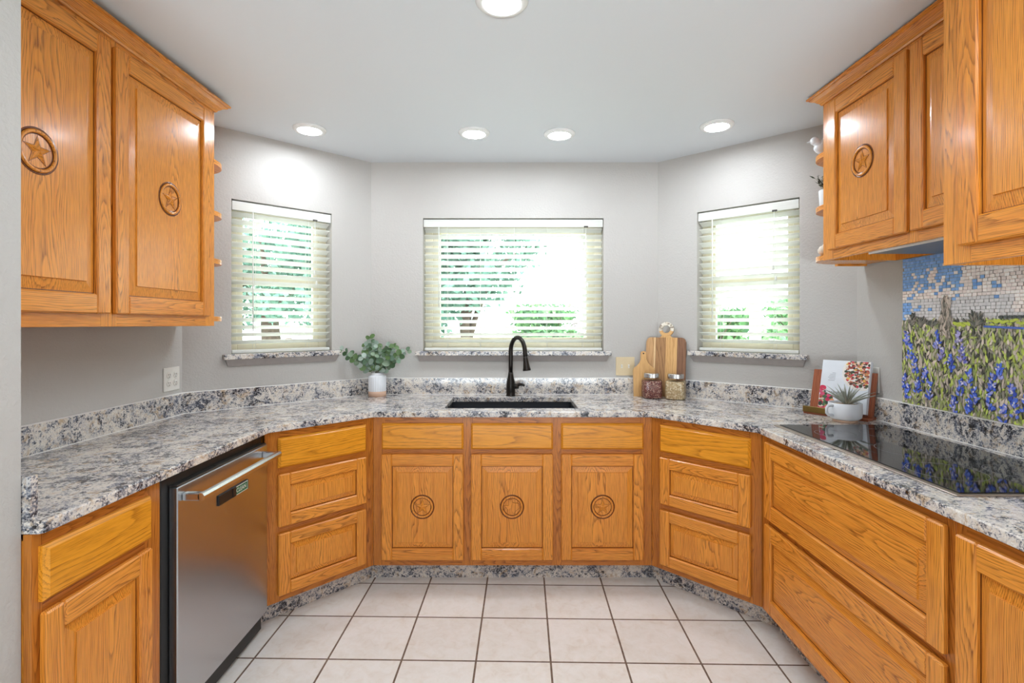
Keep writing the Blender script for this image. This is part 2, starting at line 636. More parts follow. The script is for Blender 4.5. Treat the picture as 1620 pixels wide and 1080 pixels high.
def wall(name, A, B, hole=None, z1=ZC, ext=(0.05, 0.05)):
    A, B = Vector(A), Vector(B)
    L = (B - A).length
    o = structure(name, (A.x, A.y, 0), math.atan2(B.y - A.y, B.x - A.x))
    m = MB()
    a, b = -ext[0], L + ext[1]
    if hole:
        hx0, hx1, hz0, hz1 = hole
        m.box(a, hx0, 0, WT, 0, z1)
        m.box(hx1, b, 0, WT, 0, z1)
        m.box(hx0, hx1, 0, WT, 0, hz0)
        m.box(hx0, hx1, 0, WT, hz1, z1)
    else:
        m.box(a, b, 0, WT, 0, z1)
    me = m.build(name, 'wall_paint').data
    bpy.data.objects.remove(bpy.data.objects[name] if bpy.data.objects[name].data else bpy.data.objects[name + '.001'])
    bpy.data.objects.remove(o)
    w = bpy.data.objects.new(name, me)
    COL.objects.link(w)
    w.location = (A.x, A.y, 0)
    w.rotation_euler = (0, 0, math.atan2(B.y - A.y, B.x - A.x))
    w['kind'] = 'structure'
    return w


PA, PB, PC, PD = (-1.69, 2.59), (-0.926, 3.304), (0.942, 3.304), (1.745, 2.576)
RL = math.atan2(PB[1] - PA[1], PB[0] - PA[0])
RR = math.atan2(PD[1] - PC[1], PD[0] - PC[0])
HL = (0.227, 0.784, 1.178, 2.047)
HB = (0.338, 1.514, 1.165, 2.057)
HR = (0.259, 0.823, 1.176, 2.057)
wall('wall_left', (-1.69, 1.165), PA, ext=(0.0, 0.05))
wall('wall_left_angled', PA, PB, HL)
wall('wall_back', PB, PC, HB)
wall('wall_right_angled', PC, PD, HR)
wall('wall_right', PD, (1.745, -3.6), ext=(0.05, 0.05))
wall('wall_left_family', (-3.0, -3.6), (-3.0, 1.03))
wall('wall_rear', (1.745, -3.6), (-3.0, -3.6))
m = MB().box(-3.1, -1.13, 1.035, 1.165, 0, ZC)
m.build('wall_front', 'wall_paint')['kind'] = 'structure'


def window(i, A, rot, hole, sash, ins):
    """frame, sash, glass, granite sill and painted apron of one window"""
    o = structure('window_%d' % i, (A[0], A[1], 0), rot)
    x0, x1, z0, z1 = hole
    zs = z0 + 0.028
    f = MB()
    w = 0.05
    for a, b, c, d in ((x0, x0 + w, zs, z1), (x1 - w, x1, zs, z1), (x0 + w, x1 - w, z1 - w, z1), (x0 + w, x1 - w, zs, zs + w)):
        f.box(a, b, 0.082, 0.135, c, d, c=0.003)
    f.build('window_frame', 'vinyl_cream', o)
    sm = MB()
    a, b, c, d = x0 + w, x1 - w, zs + w, z1 - w
    v = ins
    for p in ((a, a + v, c, d), (b - v, b, c, d), (a + v, b - v, d - v * .7, d), (a + v, b - v, c, c + v * .7)):
        sm.box(p[0], p[1], 0.09, 0.12, p[2], p[3], c=0.002)
    if sash:
        zm = zs + (z1 - zs) * 0.487
        sm.box(a + v, b - v, 0.088, 0.122, zm - 0.024, zm + 0.024, c=0.003)
        sm.box((a + b) / 2 - .03, (a + b) / 2 + .03, 0.08, 0.09, zm + .024, zm + .04, c=.002)
    sm.build('sash', 'vinyl_cream', o)
    MB().box(a + v, b - v, 0.103, 0.107, c, d).build('pane', 'pane_glass', o)
    MB().box(x0 - 0.045, x1 + 0.045, -0.04, 0.0, z0, zs, c=0.003).box(x0, x1, -0.002, 0.083, z0, zs).build('sill', 'granite', o)
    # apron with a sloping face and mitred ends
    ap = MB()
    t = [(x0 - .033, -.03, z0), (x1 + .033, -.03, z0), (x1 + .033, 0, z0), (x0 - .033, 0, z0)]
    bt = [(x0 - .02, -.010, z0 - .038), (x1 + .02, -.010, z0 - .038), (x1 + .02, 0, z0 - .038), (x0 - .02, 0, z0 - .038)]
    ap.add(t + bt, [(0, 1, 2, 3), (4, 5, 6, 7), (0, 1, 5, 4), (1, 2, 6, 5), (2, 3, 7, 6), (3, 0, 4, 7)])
    ap.build('apron', 'wall_paint_shaded', o)


window(1, PA, RL, HL, True, 0.03)
window(2, PB, 0.0, HB, False, 0.05)
window(3, PC, RR, HR, True, 0.03)


def blind(A, rot, hole, label, strings, wand, cordx, tilt=22):
    o = thing('window_blind', label, 'blind', (A[0], A[1], 0), rot, 'white slatted blinds in the bay windows')
    x0, x1, z0, z1 = hole
    x0 += 0.004
    x1 -= 0.004
    zs = z0 + 0.028
    top = z1 - 0.008
    MB().box(x0, x1, 0.004, 0.011, top - 0.05, top, c=0.002).build('valance', 'blind_white', o)
    MB().box(x0 + .004, x1 - .004, 0.014, 0.062, top - 0.042, top - 0.002, c=0.002).build('headrail', 'blind_white', o)
    sl = MB()
    zb = zs + 0.022
    n = int(round((top - 0.065 - zb) / 0.0425))
    pit = (top - 0.065 - zb) / n
    t = R(tilt)
    for k in range(1, n + 1):
        zc = zb + pit * k
        pts = []
        for q in range(5):
            u = (q / 4 - 0.5) * 0.05
            crown = 0.0022 * (1 - (q / 2 - 1) ** 2)
            pts.append((u, crown))
        prof = [(0.038 + u * math.cos(t) + h * math.sin(t), zc - u * math.sin(t) + h) for u, h in pts]
        prof += [(y, z - 0.0028) for y, z in reversed(prof)]
        sl.prism(prof, x0 + .003, x1 - .003, 'x')
    sl.build('slats', 'blind_white', o)
    MB().box(x0 + .003, x1 - .003, 0.014, 0.062, zs + 0.002, zs + 0.02, c=0.003).build('bottom_rail', 'blind_white', o)
    st = MB()
    for fx in strings:
        x = x0 + (x1 - x0) * fx
        for y in (0.012, 0.064):
            st.tube([(x, y, zs + .02), (x, y, top - .04)], 0.0009, 5)
    st.build('ladder_cord', 'blind_white', o)
    wx = x0 + (x1 - x0) * wand[0]
    MB().tube([(wx, 0.001, top - .05), (wx, 0.0, top - .05 - wand[1])], 0.0035, 8).build('tilt_wand', 'blind_white', o)
    cx = x0 + (x1 - x0) * cordx
    c = MB()
    for d, l in ((-.006, .30), (.008, .36)):
        c.tube([(cx, 0.001, top - .05), (cx + d, 0.0, top - .05 - l)], 0.001, 5)
        c.lathe([(0.0, .0), (.005, -.004), (.007, -.022), (.004, -.03), (0, -.031)], 10, Matrix.Translation((cx + d, 0, top - .05 - l)))
    c.build('pull_cord', 'blind_white', o)
    MB().box(cx - .012, cx + .014, 0.0, 0.006, top - .052, top - .042, c=.001).build('cord_lock', 'outlet_dark', o)
    return o


blind(PA, RL, HL, 'white slatted blind in the left angled window beside the left wall cabinet', (0.22, 0.76), (0.19, 0.66), 0.82)
blind(PB, 0, HB, 'wide white slatted blind in the middle window above the sink', (0.13, 0.315, 0.505, 0.69, 0.89), (0.085, 0.52), 0.905)
blind(PC, RR, HR, 'white slatted blind in the right angled window beside the cutting boards', (0.24, 0.77), (0.16, 0.62), 0.78)

# ---------------------------------------------------------------- recessed ceiling lights


def ceiling_light(x, y, label, group=None):
    o = thing('recessed_light', label, 'ceiling light', (x, y, ZC), 0, group)
    k = 0.086
    MB().lathe([(k, 0.0), (k, -0.004), (k - .006, -0.010), (k - .024, -0.014), (k - .027, -0.011), (k - .027, 0)], 48, close=False).build('trim_ring', 'lamp_white', o)
    MB().lathe([(0.0, -0.0118), (k - .0265, -0.0118), (k - .0265, -0.0105), (0.0, -0.0105)], 48).build('diffuser', 'led_diffuser', o)


G = 'round white recessed ceiling lights'
ceiling_light(-1.098, 2.737, 'round white recessed ceiling light nearest the left wall cabinet and left window', G)
ceiling_light(-0.215, 2.787, 'left one of the two close recessed ceiling lights above the sink', G)
ceiling_light(0.255, 2.806, 'right one of the two close recessed ceiling lights above the sink', G)
ceiling_light(1.077, 2.685, 'round white recessed ceiling light nearest the right wall cabinet and right window', G)
ceiling_light(-0.037, 1.647, 'recessed ceiling light alone at the top edge, cut off by the frame', G)
for (x, y) in ((-0.35, 0.74), (0.55, 0.55), (0.95, 0.05), (-1.6, -0.9), (0.7, -1.0), (-1.6, -2.4), (0.7, -2.4)):  # unseen ceiling lights added as fill for the near wall end and cabinets
    ceiling_light(x, y, 'added round ceiling fill light, unseen behind the camera', 'added fill lights behind the camera')

# ---------------------------------------------------------------- cabinet pieces
FT = 0.02          # door thickness


def raised_panel(m, x0, x1, z0, z1, grain, yf=-FT, bev=0.032):
    """raised centre panel between stiles and rails, dark glaze left in the groove around it"""
    ring = lambda i, y: [(x0 + i, y, z0 + i), (x1 - i, y, z0 + i), (x1 - i, y, z1 - i), (x0 + i, y, z1 - i)]
    sides = lambda k: [[k * 4 + i, k * 4 + (i + 1) % 4, k * 4 + 4 + (i + 1) % 4, k * 4 + 4 + i] for i in range(4)]
    bd = (rng.uniform(0, 40), rng.uniform(-0.05, 0.05), rng.uniform(0.03, 0.10), rng.uniform(-0.035, 0.035), rng.uniform(0.0, 0.2))
    vs = ring(.0035, yf + .0125) + ring(bev, yf + .0075) + ring(bev + .0012, yf + .0025)
    m.add(vs, sides(0) + sides(1) + [[8, 9, 10, 11]], grain, 0, board=bd)
    vs = ring(-.004, yf + .017) + ring(-.002, yf + .0125) + ring(.0035, yf + .0125)
    m.add(vs, [(3, 2, 1, 0)] + sides(0) + sides(1), grain, 1, board=bd)


def frame_front(name, parent, x0, x1, z0, z1, pgrain='z', st=0.054, rl=0.062, bev=0.032, mat='oak'):
    m = MB()
    c = 0.0045
    m.box(x0, x0 + st, -FT, 0, z0, z1, 'z', c)
    m.box(x1 - st, x1, -FT, 0, z0, z1, 'z', c)
    m.box(x0 + st - .001, x1 - st + .001, -FT, -.001, z0, z0 + rl, 'x', c)
    m.box(x0 + st - .001, x1 - st + .001, -FT, -.001, z1 - rl, z1, 'x', c)
    raised_panel(m, x0 + st, x1 - st, z0 + rl, z1 - rl, pgrain, bev=bev)
    return m.build(name, [mat, 'oak_glaze'], parent)


def slab_front(name, parent, x0, x1, z0, z1):
    m = MB()
    vs = []
    for i, y in ((0, 0), (0, -.010), (.009, -FT)):
        vs += [(x0 + i, y, z0 + i), (x1 - i, y, z0 + i), (x1 - i, y, z1 - i), (x0 + i, y, z1 - i)]
    fs = [(3, 2, 1, 0), (8, 9, 10, 11)] + [[k * 4 + i, k * 4 + (i + 1) % 4, k * 4 + 4 + (i + 1) % 4, k * 4 + 4 + i] for k in (0, 1) for i in range(4)]
    m.add(vs, fs, 'x')
    return m.build(name, 'oak_yellow', parent)


TEXAS = [(-103.04, 36.5), (-100, 36.5), (-100, 34.56), (-99.2, 34.3), (-98.1, 34.1), (-97.2, 33.9), (-96.5, 33.8), (-95.5, 33.9), (-94.5, 33.6),
         (-94.04, 33.0), (-94.04, 31.9), (-93.6, 31.0), (-93.8, 29.7), (-94.7, 29.4), (-95.9, 28.6), (-97.2, 27.6), (-97.4, 26.8), (-97.2, 25.9),
         (-98.3, 26.1), (-99.2, 26.4), (-99.5, 27.5), (-100.3, 28.3), (-100.8, 29.3), (-101.4, 29.8), (-102.3, 29.9), (-102.8, 29.3), (-103.2, 29.0),
         (-104.4, 29.6), (-104.9, 30.6), (-106.5, 31.8), (-106.5, 32.0), (-103.06, 32.0)]


def medallion(parent, cx, cz, kind, r=0.065):
    """round carved medallion: dark groove, rounded ring and a star (or a state outline)"""
    y = -FT + .0023
    M = Matrix.Translation((cx, y, cz)) @ Matrix.Rotation(R(90), 4, 'X')
    m = MB()
    bd = (rng.uniform(0, 9), 0.02, 0.06, 0.0, 0.12)
    # outer V groove read as dark glaze, then two ring beads
    m.lathe([(r, 0.0), (r, .0012), (r - .006, .0008), (r - .006, 0)], 56, M, 1, close=True, grain='z', board=bd)
    bead = lambda a, b, h: [(a, 0.0), (a, h * .55), (a - (a - b) * .25, h * .95), ((a + b) / 2, h), (b + (a - b) * .25, h * .95), (b, h * .55), (b, 0.0)]
    m.lathe(bead(r - .006, r - .0165, .0062), 56, M, 0, close=True, grain='z', board=bd)
    m.lathe([(r - .0165, 0.0), (r - .0165, .0010), (r - .020, .0006), (r - .020, 0)], 56, M, 1, close=True, grain='z', board=bd)
    if kind == 'star':
        R1, R2 = r - .024, (r - .024) * .40
        pts = []
        for k in range(10):
            a = PI / 2 + k * PI / 5
            rr = R1 if k % 2 == 0 else R2
            pts.append((rr * math.cos(a), 0.0, rr * math.sin(a)))
        vs = [(cx + p[0], y - .0008, cz + p[2]) for p in pts] + [(cx, y - .0105, cz)]
        fs = [[i, (i + 1) % 10, 10] for i in range(10)] + [list(range(9, -1, -1))]
        m.add(vs, fs, 'z', board=bd)
        vs = [(cx + p[0] * 1.07, y, cz + p[2] * 1.07) for p in pts] + [(cx + p[0] * 1.07, y - .0009, cz + p[2] * 1.07) for p in pts]
        fs = [list(range(10)), list(range(10, 20))] + [[i, (i + 1) % 10, 10 + (i + 1) % 10, 10 + i] for i in range(10)]
        m.add(vs, fs, 'z', 1, board=bd)
    else:
        q = (2 * (r - .024)) / 12.9
        poly = [(cx + (a + 100.0) * q, cz + (b - 31.0) * q * 1.15) for a, b in TEXAS]
        big = [(cx + (p[0] - cx) * 1.05, cz + (p[1] - cz) * 1.05) for p in poly]
        m.prism(big, y, y - .0009, 'y', 'z', 1, board=bd)
        sm = [(cx + (p[0] - cx) * .95, cz + (p[1] - cz) * .95) for p in poly]
        m.prism(poly, y - .0009, y - .0056, 'y', 'z', 0, board=bd, poly2=sm)
    return m.build('medallion', ['oak', 'oak_glaze'], parent)


def carcass(parent, W_, D_, z0, z1, bottom=None, left=True, right=True, back=True, name='carcass', bt=0.0):
    m = MB()
    t = 0.016
    if left:
        m.box(0, t, .019, D_, z0, z1, 'z')
    if right:
        m.box(W_ - t, W_, .019, D_, z0, z1, 'z')
    if back:
        m.box(t, W_ - t, D_ - .01, D_, z0, z1, 'z')
    m.box(t, W_ - t, .019, D_ - .01, z0 + bt, z0 + bt + t, 'x')
    return m.build(name, 'oak', parent)


def face_frame(parent, W_, z0, z1, stiles, rails, mat='oak_frame_shaded'):
    m = MB()
    for a, b in stiles:
        m.box(a, b, 0, .019, z0, z1, 'z', .001)
    for a, b, c, d in rails:
        m.box(a, b, .0004, .0185, c, d, 'x', .0008)
    return m.build('face_frame', mat, parent)


ZB, ZT = 0.105, 0.884      # base cabinet body, underside of the stone


def toe(parent, poly):
    return MB().prism(poly, 0.0, ZB, 'z').build('toe_kick', 'granite', parent)


# sink base ----------------------------------------------------------------
o = thing('sink_base_cabinet', 'wide oak base cabinet under the sink with three medallion doors', 'cabinet', (-0.733, 2.659, 0), 0)
Wd = 1.458
carcass(o, Wd, 0.60, ZB, 0.62)
xs = [(.046, .473), (.513, .940), (.983, 1.413)]
face_frame(o, Wd, ZB, ZT, [(0, .06), (.466, .521), (.933, .991), (1.398, Wd)],
           [(.058, .468, .838, ZT), (.519, .935, .838, ZT), (.989, 1.4, .838, ZT), (.058, .468, .675, .73), (.519, .935, .675, .73), (.989, 1.4, .675, .73),
            (.058, .468, ZB, .155), (.519, .935, ZB, .155), (.989, 1.4, ZB, .155)])
for (a, b), kd in zip(xs, ('star', 'texas', 'star')):
    slab_front('drawer_front', o, a, b, .716, .850)
    d = frame_front('door', o, a, b, .138, .690, 'z')
    medallion(d, (a + b) / 2, .414 + .004, kd, .063)
toe(o, [(-.038, .085), (Wd + .038, .085), (Wd + .0, .105), (0, .105)])

# angled three-drawer bases -------------------------------------------------
for side in (0, 1):
    if side == 0:
        p0, p1 = Vector((-1.11, 2.265)), Vector((-.733, 2.659))
        o = thing('drawer_base_cabinet', 'angled oak three-drawer base cabinet between dishwasher and sink cabinet', 'cabinet', (p0.x, p0.y, 0), math.atan2(p1.y - p0.y, p1.x - p0.x))
        fx = (.055, .497)
    else:
        p0, p1 = Vector((.725, 2.659)), Vector((1.11, 2.265))
        o = thing('drawer_base_cabinet', 'angled oak three-drawer base cabinet between sink cabinet and cooktop drawers', 'cabinet', (p0.x, p0.y, 0), math.atan2(p1.y - p0.y, p1.x - p0.x))
        fx = (.054, .506)
    Wd = (p1 - p0).length
    m = MB()
    m.prism([(.002, .02), (Wd - .002, .02), (Wd + .12, .36), (-.12, .36)], ZB, .86, 'z', 'z')
    m.build('carcass', 'oak', o)
    face_frame(o, Wd, ZB, ZT, [(0, fx[0] + .012), (fx[1] - .012, Wd)],
               [(fx[0], fx[1], .838, ZT), (fx[0], fx[1], .670, .73), (fx[0], fx[1], .40, .462), (fx[0], fx[1], ZB, .15)])
    slab_front('drawer', o, fx[0], fx[1], .715, .851)
    frame_front('drawer', o, fx[0], fx[1], .447, .686, 'z', rl=.056, bev=.026)
    frame_front('drawer', o, fx[0], fx[1], .135, .417, 'z', rl=.056, bev=.026)
    toe(o, [(-.034, .078), (Wd + .036, .078), (Wd + .036, .098), (-.034, .098)])

# left end base -------------------------------------------------------------
Y0 = 1.168
o = thing('end_base_cabinet', 'oak base cabinet with one drawer and one door left of the dishwasher', 'cabinet', (-1.11, Y0, 0), R(90))
Wd = 1.594 - Y0
carcass(o, Wd, .57, ZB, .87)
face_frame(o, Wd, ZB, ZT, [(0, .03), (.36, Wd)], [(.028, .362, .838, ZT), (.028, .362, .675, .735), (.028, .362, ZB, .15)])
slab_front('drawer', o, .018, .369, .720, .850)
frame_front('door', o, .018, .369, .125, .694, 'z', st=.052)
toe(o, [(0, .075), (Wd, .075), (Wd, .095), (0, .095)])

# cooktop base: two wide drawers -------------------------------------------
o = thing('cooktop_base_cabinet', 'oak base cabinet with two very wide drawers under the cooktop', 'cabinet', (1.11, 2.262, 0), R(-90))
Wd = 2.262 - 1.272
carcass(o, Wd, .60, ZB, .86)
face_frame(o, Wd, ZB, ZT, [(0, .07), (.955, Wd)], [(.068, .957, .845, ZT), (.068, .957, .49, .54), (.068, .957, ZB, .15)])
frame_front('drawer', o, .052, .972, .527, .858, 'x', st=.054, rl=.066, bev=.03)
frame_front('drawer', o, .052, .972, .128, .503, 'x', st=.054, rl=.066, bev=.03)
toe(o, [(0, .078), (Wd, .078), (Wd, .098), (0, .098)])

o = thing('end_base_cabinet', 'oak base cabinet with one tall door at the near right corner of the picture', 'cabinet', (1.11, 1.272, 0), R(-90))
Wd = .47
carcass(o, Wd, .60, ZB, .87)
face_frame(o, Wd, ZB, ZT, [(0, .03), (.40, Wd)], [(.028, .402, .838, ZT), (.028, .402, ZB, .15)])
frame_front('door', o, .016, .42, .128, .852, 'z', st=.058, rl=.066)
toe(o, [(0, .078), (Wd, .078), (Wd, .098), (0, .098)])

# ---------------------------------------------------------------- dishwasher
o = thing('dishwasher', 'stainless steel dishwasher with a long bar handle under the left counter', 'dishwasher', (-1.11, 1.64, 0), R(90))
MB().box(-.035, .607, .005, .56, .02, .872, c=.003).build('tub', 'black_plastic', o)
m = MB().box(0, .60, -.025, .004, .105, .84, c=.003)
m.build('door', 'steel_door', o)
m = MB().box(.004, .596, -.021, .03, .8405, .846, c=.001)
m.box(.23, .36, -.014, .02, .846, .8475)
m.build('control_strip', 'steel_dark', o)
h = MB()
prof = [(-.098, .794), (-.0985, .806), (-.093, .814), (-.084, .816), (-.078, .811), (-.077, .800), (-.081, .792), (-.090, .789)]
h.prism(prof, .022, .578, 'x')
for a, b in ((.022, .046), (.554, .578)):
    h.box(a, b, -.084, -.025, .790, .815, c=.003)
h.build('handle', 'steel_bright', o)
MB().box(0, .60, .05, .06, .01, .1).build('toe_panel', 'black_plastic', o)

o = thing('dishwasher_sign', 'black slider sign with green CLEAN panel stuck on the dishwasher door', 'sign', (-1.085, 1.862, .70), R(90))
MB().box(0, .208, -.006, 0, 0, .038, c=.0015).build('holder', 'black_plastic', o)
MB().box(.105, .2, -.0066, -.006, .002, .036).build('sign_border', 'sign_white', o)
MB().box(.105, .1965, -.0072, -.0066, .005, .033).build('sign_panel', 'sign_green', o)
text_mesh('sign_text', 'CLEAN', .023, 'sign_white', o, (.150, -.0073, .019), (R(90), 0, 0))
MB().box(.09, .112, -.0085, -.006, .001, .037, c=.0006).build('slider', 'black_plastic', o)

# ---------------------------------------------------------------- countertop
o = thing('countertop', 'speckled grey and beige granite countertop running around the whole bay', 'countertop')
outer = [(-1.688, 1.168), (-1.095, 1.168), (-1.085, 1.178), (-1.085, 2.254), (-.7225, 2.634), (.7145, 2.634), (1.085, 2.255), (1.085, .82),
         (1.743, .82), (1.743, 2.574), (.941, 3.301), (-.925, 3.301), (-1.688, 2.589)]
hole = [(-.374, 2.745), (.352, 2.745), (.352, 3.157), (-.374, 3.157)]
rad = .02
hp = []
for k, (x, y) in enumerate(hole):
    cx = x + (rad if k in (0, 3) else -rad)
    cy = y + (rad if k in (0, 1) else -rad)
    a0 = (PI, 1.5 * PI, 0, .5 * PI)[k]
    for q in range(5):
        a = a0 + q / 4 * PI / 2
        hp.append((cx + rad * math.cos(a), cy + rad * math.sin(a)))
bm = bmesh.new()
loops = []
for poly in (outer, hp):
    vs = [bm.verts.new((p[0], p[1], .914)) for p in poly]
    loops.append([bm.edges.new((vs[i], vs[(i + 1) % len(vs)])) for i in range(len(vs))])
bmesh.ops.triangle_fill(bm, use_beauty=True, use_dissolve=False, edges=loops[0] + loops[1])
ext = bmesh.ops.extrude_face_region(bm, geom=bm.faces[:])
for v in [g for g in ext['geom'] if isinstance(g, bmesh.types.BMVert)]:
    v.co.z = ZT
bmesh.ops.recalc_face_normals(bm, faces=bm.faces[:])
be = [e for e in bm.edges if len(e.link_faces) == 2 and abs(e.link_faces[0].normal.dot(e.link_faces[1].normal)) < .2
      and abs(e.verts[0].co.z - e.verts[1].co.z) < 1e-5]
bmesh.ops.bevel(bm, geom=be, offset=.004, segments=2, affect='EDGES', profile=.5)
me = bpy.data.meshes.new('slab')
bm.to_mesh(me)
bm.free()
me.materials.append(MATS['granite'])
sl = bpy.data.objects.new('slab', me)
COL.objects.link(sl)
sl.parent = o


def inward(p, q, d):
    e = (Vector(q) - Vector(p)).normalized()
    return Vector((e.y, -e.x)) * d


chain = [Vector((-1.69, 1.19)), Vector(PA), Vector(PB), Vector(PC), Vector(PD), Vector((1.745, .82))]
BT = .02


def offset_chain(d):
    res = []
    for i, p in enumerate(chain):
        ds = []
        if i > 0:
            ds.append(inward(chain[i - 1], p, 1.0))
        if i < len(chain) - 1:
            ds.append(inward(p, chain[i + 1], 1.0))
        if len(ds) == 1:
            res.append(p + ds[0] * d)
        else:
            b = (ds[0] + ds[1]).normalized()
            res.append(p + b * (d / b.dot(ds[0])))
    return res


inn, wal, clk = offset_chain(BT), offset_chain(.0015), offset_chain(BT + .003)
cm = MB()
for i in range(5):
    poly = [tuple(wal[i]), tuple(wal[i + 1]), tuple(inn[i + 1]), tuple(inn[i])]
    MB().prism(poly, .914, 1.018, 'z').build('backsplash', 'granite', o)
    cm.prism([tuple(inn[i]), tuple(inn[i + 1]), tuple(clk[i + 1]), tuple(clk[i])], .9135, .9165, 'z')
    cm.prism([tuple(wal[i]), tuple(wal[i + 1]), tuple(inn[i + 1]), tuple(inn[i])], 1.018, 1.0205, 'z',
             poly2=[tuple(wal[i]), tuple(wal[i + 1]), tuple((wal[i + 1] + inn[i + 1]) / 2), tuple((wal[i] + inn[i]) / 2)])
cm.build('caulk_line', 'caulk', o)
MB().box(-1.688, -1.112, 1.1685, 1.188, .914, 1.018, c=.001).build('backsplash', 'granite', o)

# ---------------------------------------------------------------- sink and faucet
o = thing('sink', 'black undermount kitchen sink set into the granite', 'sink', (-.011, 2.951, .884))
a, b, c, d, z, t = -.368, .368, -.211, .211, -.215, .006
m = MB()
m.box(a - t, a, c - t, d + t, z, -.0005).box(b, b + t, c - t, d + t, z, -.0005).box(a, b, c - t, c, z, -.0005).box(a, b, d, d + t, z, -.0005)
m.box(a, b, c, d, z - t, z)
m.build('bowl', 'black_composite', o)
MB().lathe([(.0, .002), (.03, .002), (.045, .006), (.05, .004), (.05, 0)], 32, Matrix.Translation((0, .05, z))).build('drain', 'steel_dark', o)

o = thing('faucet', 'dark bronze gooseneck pull-down faucet behind the sink', 'faucet', (-.016, 3.215, .914))
MB().lathe([(.031, 0), (.031, .004), (.028, .008), (.0285, .03), (.0285, .06), (.0265, .085), (.021, .112), (.0165, .135), (.0145, .15), (.0, .15)], 32).build('body', 'black_bronze', o)
dx, dy = .56, -.83
pts = [(0, 0, .14), (0, 0, .20), (0, 0, .255)]
ra, zc = .078, .279
for k in range(0, 15):
    a = PI - k * PI * 1.02 / 14
    u = ra + ra * math.cos(a)
    pts.append((dx * u, dy * u, zc + ra * 1.18 * math.sin(a)))
e = pts[-1]
pts.append((e[0] + dx * .004, e[1] + dy * .004, e[2] - .02))
MB().tube(pts, .0135, 16).build('spout', 'black_bronze', o)
e = Vector(pts[-1])
ax = Vector((dx * .20, dy * .20, -1)).normalized()
Mh = Matrix.Translation(e) @ ax.to_track_quat('Z', 'Y').to_matrix().to_4x4()
hd = MB().lathe([(.0, -.004), (.0145, -.004), (.015, .01), (.0165, .03), (.021, .062), (.0245, .076), (.0245, .082), (.019, .083), (0, .083)], 28, Mh)
hd.build('spray_head', 'black_bronze', o)
MB().box(-.004, .004, -.0225, -.0165, .015, .05, c=.0015).build('spray_button', 'black_bronze', o).matrix_local = Mh
hm = MB().tube([(.015, -.008, .062), (.035, -.014, .062), (.05, -.018, .062)], [.017, .0165, .0155], 16)
hm.tube([(.042, -.016, .067), (.060, -.024, .076), (.078, -.034, .074), (.085, -.038, .066)], [.011, .0095, .0085, .006], 12)
hm.build('lever_handle', 'black_bronze', o)

# ---------------------------------------------------------------- cooktop
o = thing('cooktop', 'black glass electric cooktop with a steel edge set in the right counter', 'cooktop', (1.167, 2.275, .9145), R(-90))
m = MB().box(0, .939, .0, .505, 0, .004, c=.0015)
m.build('steel_rim', 'trim_steel', o)
vs = [(.012, .022, .0042), (.927, .022, .0042), (.927, .497, .0042), (.012, .497, .0042)]
MB().box(.012, .925, .020, .498, .003, .0068, c=.0015).build('glass_top', 'black_glass', o)
for (x, y, r) in ((.20, .15, .075), (.20, .36, .095), (.47, .25, .11), (.73, .36, .075), (.73, .15, .10)):
    MB().lathe([(r, .0066), (r, .0071), (r - .0016, .0071), (r - .0016, .0066)], 48, Matrix.Translation((x, y, 0)), close=True).build('burner_ring', 'burner_print', o)

# ---------------------------------------------------------------- upper cabinets


def sweep(m, path, prof, grain='x'):
    """mitred moulding: path of local xy points, profile (out, z)"""
    n = len(path)
    P = [Vector(p) for p in path]
    nr = [Vector(((P[i + 1] - P[i]).y, -(P[i + 1] - P[i]).x)).normalized() for i in range(n - 1)]
    rows = []
    for i in range(n):
        ds = ([nr[i - 1]] if i > 0 else []) + ([nr[i]] if i < n - 1 else [])
        if len(ds) == 1:
            b, k = ds[0], 1.0
        else:
            b = (ds[0] + ds[1]).normalized()
            k = 1 / b.dot(ds[0])
        rows.append([(P[i].x + b.x * u * k, P[i].y + b.y * u * k, z) for u, z in prof])
    q = len(prof)
    for i in range(n - 1):
        vs = rows[i] + rows[i + 1]
        fs = [[j, (j + 1) % q, q + (j + 1) % q, q + j] for j in range(q)] + [list(range(q)), list(range(q, 2 * q))]
        e = P[i + 1] - P[i]
        m.add(vs, fs, 'x' if abs(e.x) > abs(e.y) else 'y')


def crown_prof(z0, z1, out):
    h = z1 - z0
    return [(0, z0), (.006, z0), (.010, z0 + h * .14), (.010, z0 + h * .2), (.016, z0 + h * .30), (out * .50, z0 + h * .50), (out * .78, z0 + h * .66),
            (out * .84, z0 + h * .72), (out * .84, z0 + h * .78), (out, z0 + h * .84), (out, z1), (0, z1)]


def quarter_shelf(x0, dirn, depth, length, z, th=.022):
    pts = [(x0, depth), (x0, .004)]
    for k in range(1, 15):
        t = k / 14 * PI / 2
        pts.append((x0 + dirn * length * math.sin(t) ** (2 / 2.6), depth - (depth - .004) * max(0, math.cos(t)) ** (2 / 2.6)))
    return MB().prism(pts, z - th, z, 'z', 'x')


# left wall cabinet
o = thing('wall_cabinet', 'oak wall cabinet with two star medallion doors on the left wall', 'cabinet', (-1.385, 1.168, 0), R(90))
Wd, Z0, Z1, Dp = 1.183, 1.36, 2.375, .302
carcass(o, Wd, Dp, Z0, Z1, bt=.03)
face_frame(o, Wd, Z0, Z1, [(0, .045), (.535, .605), (1.115, Wd)],
           [(.043, .537, 2.30, Z1), (.603, 1.117, 2.30, Z1), (.043, .537, Z0, 1.425), (.603, 1.117, Z0, 1.425)], 'oak')
for a, b in ((.022, .558), (.581, 1.129)):
    d = frame_front('door', o, a, b, 1.404, 2.327, 'z', st=.058, rl=.064, bev=.038)
    medallion(d, (a + b) / 2, 1.866, 'star', .067)
cr = MB()
sweep(cr, [(0, 0), (Wd, 0), (Wd, Dp)], crown_prof(2.350, 2.394, .05))
cr.build('crown_molding', 'oak', o)
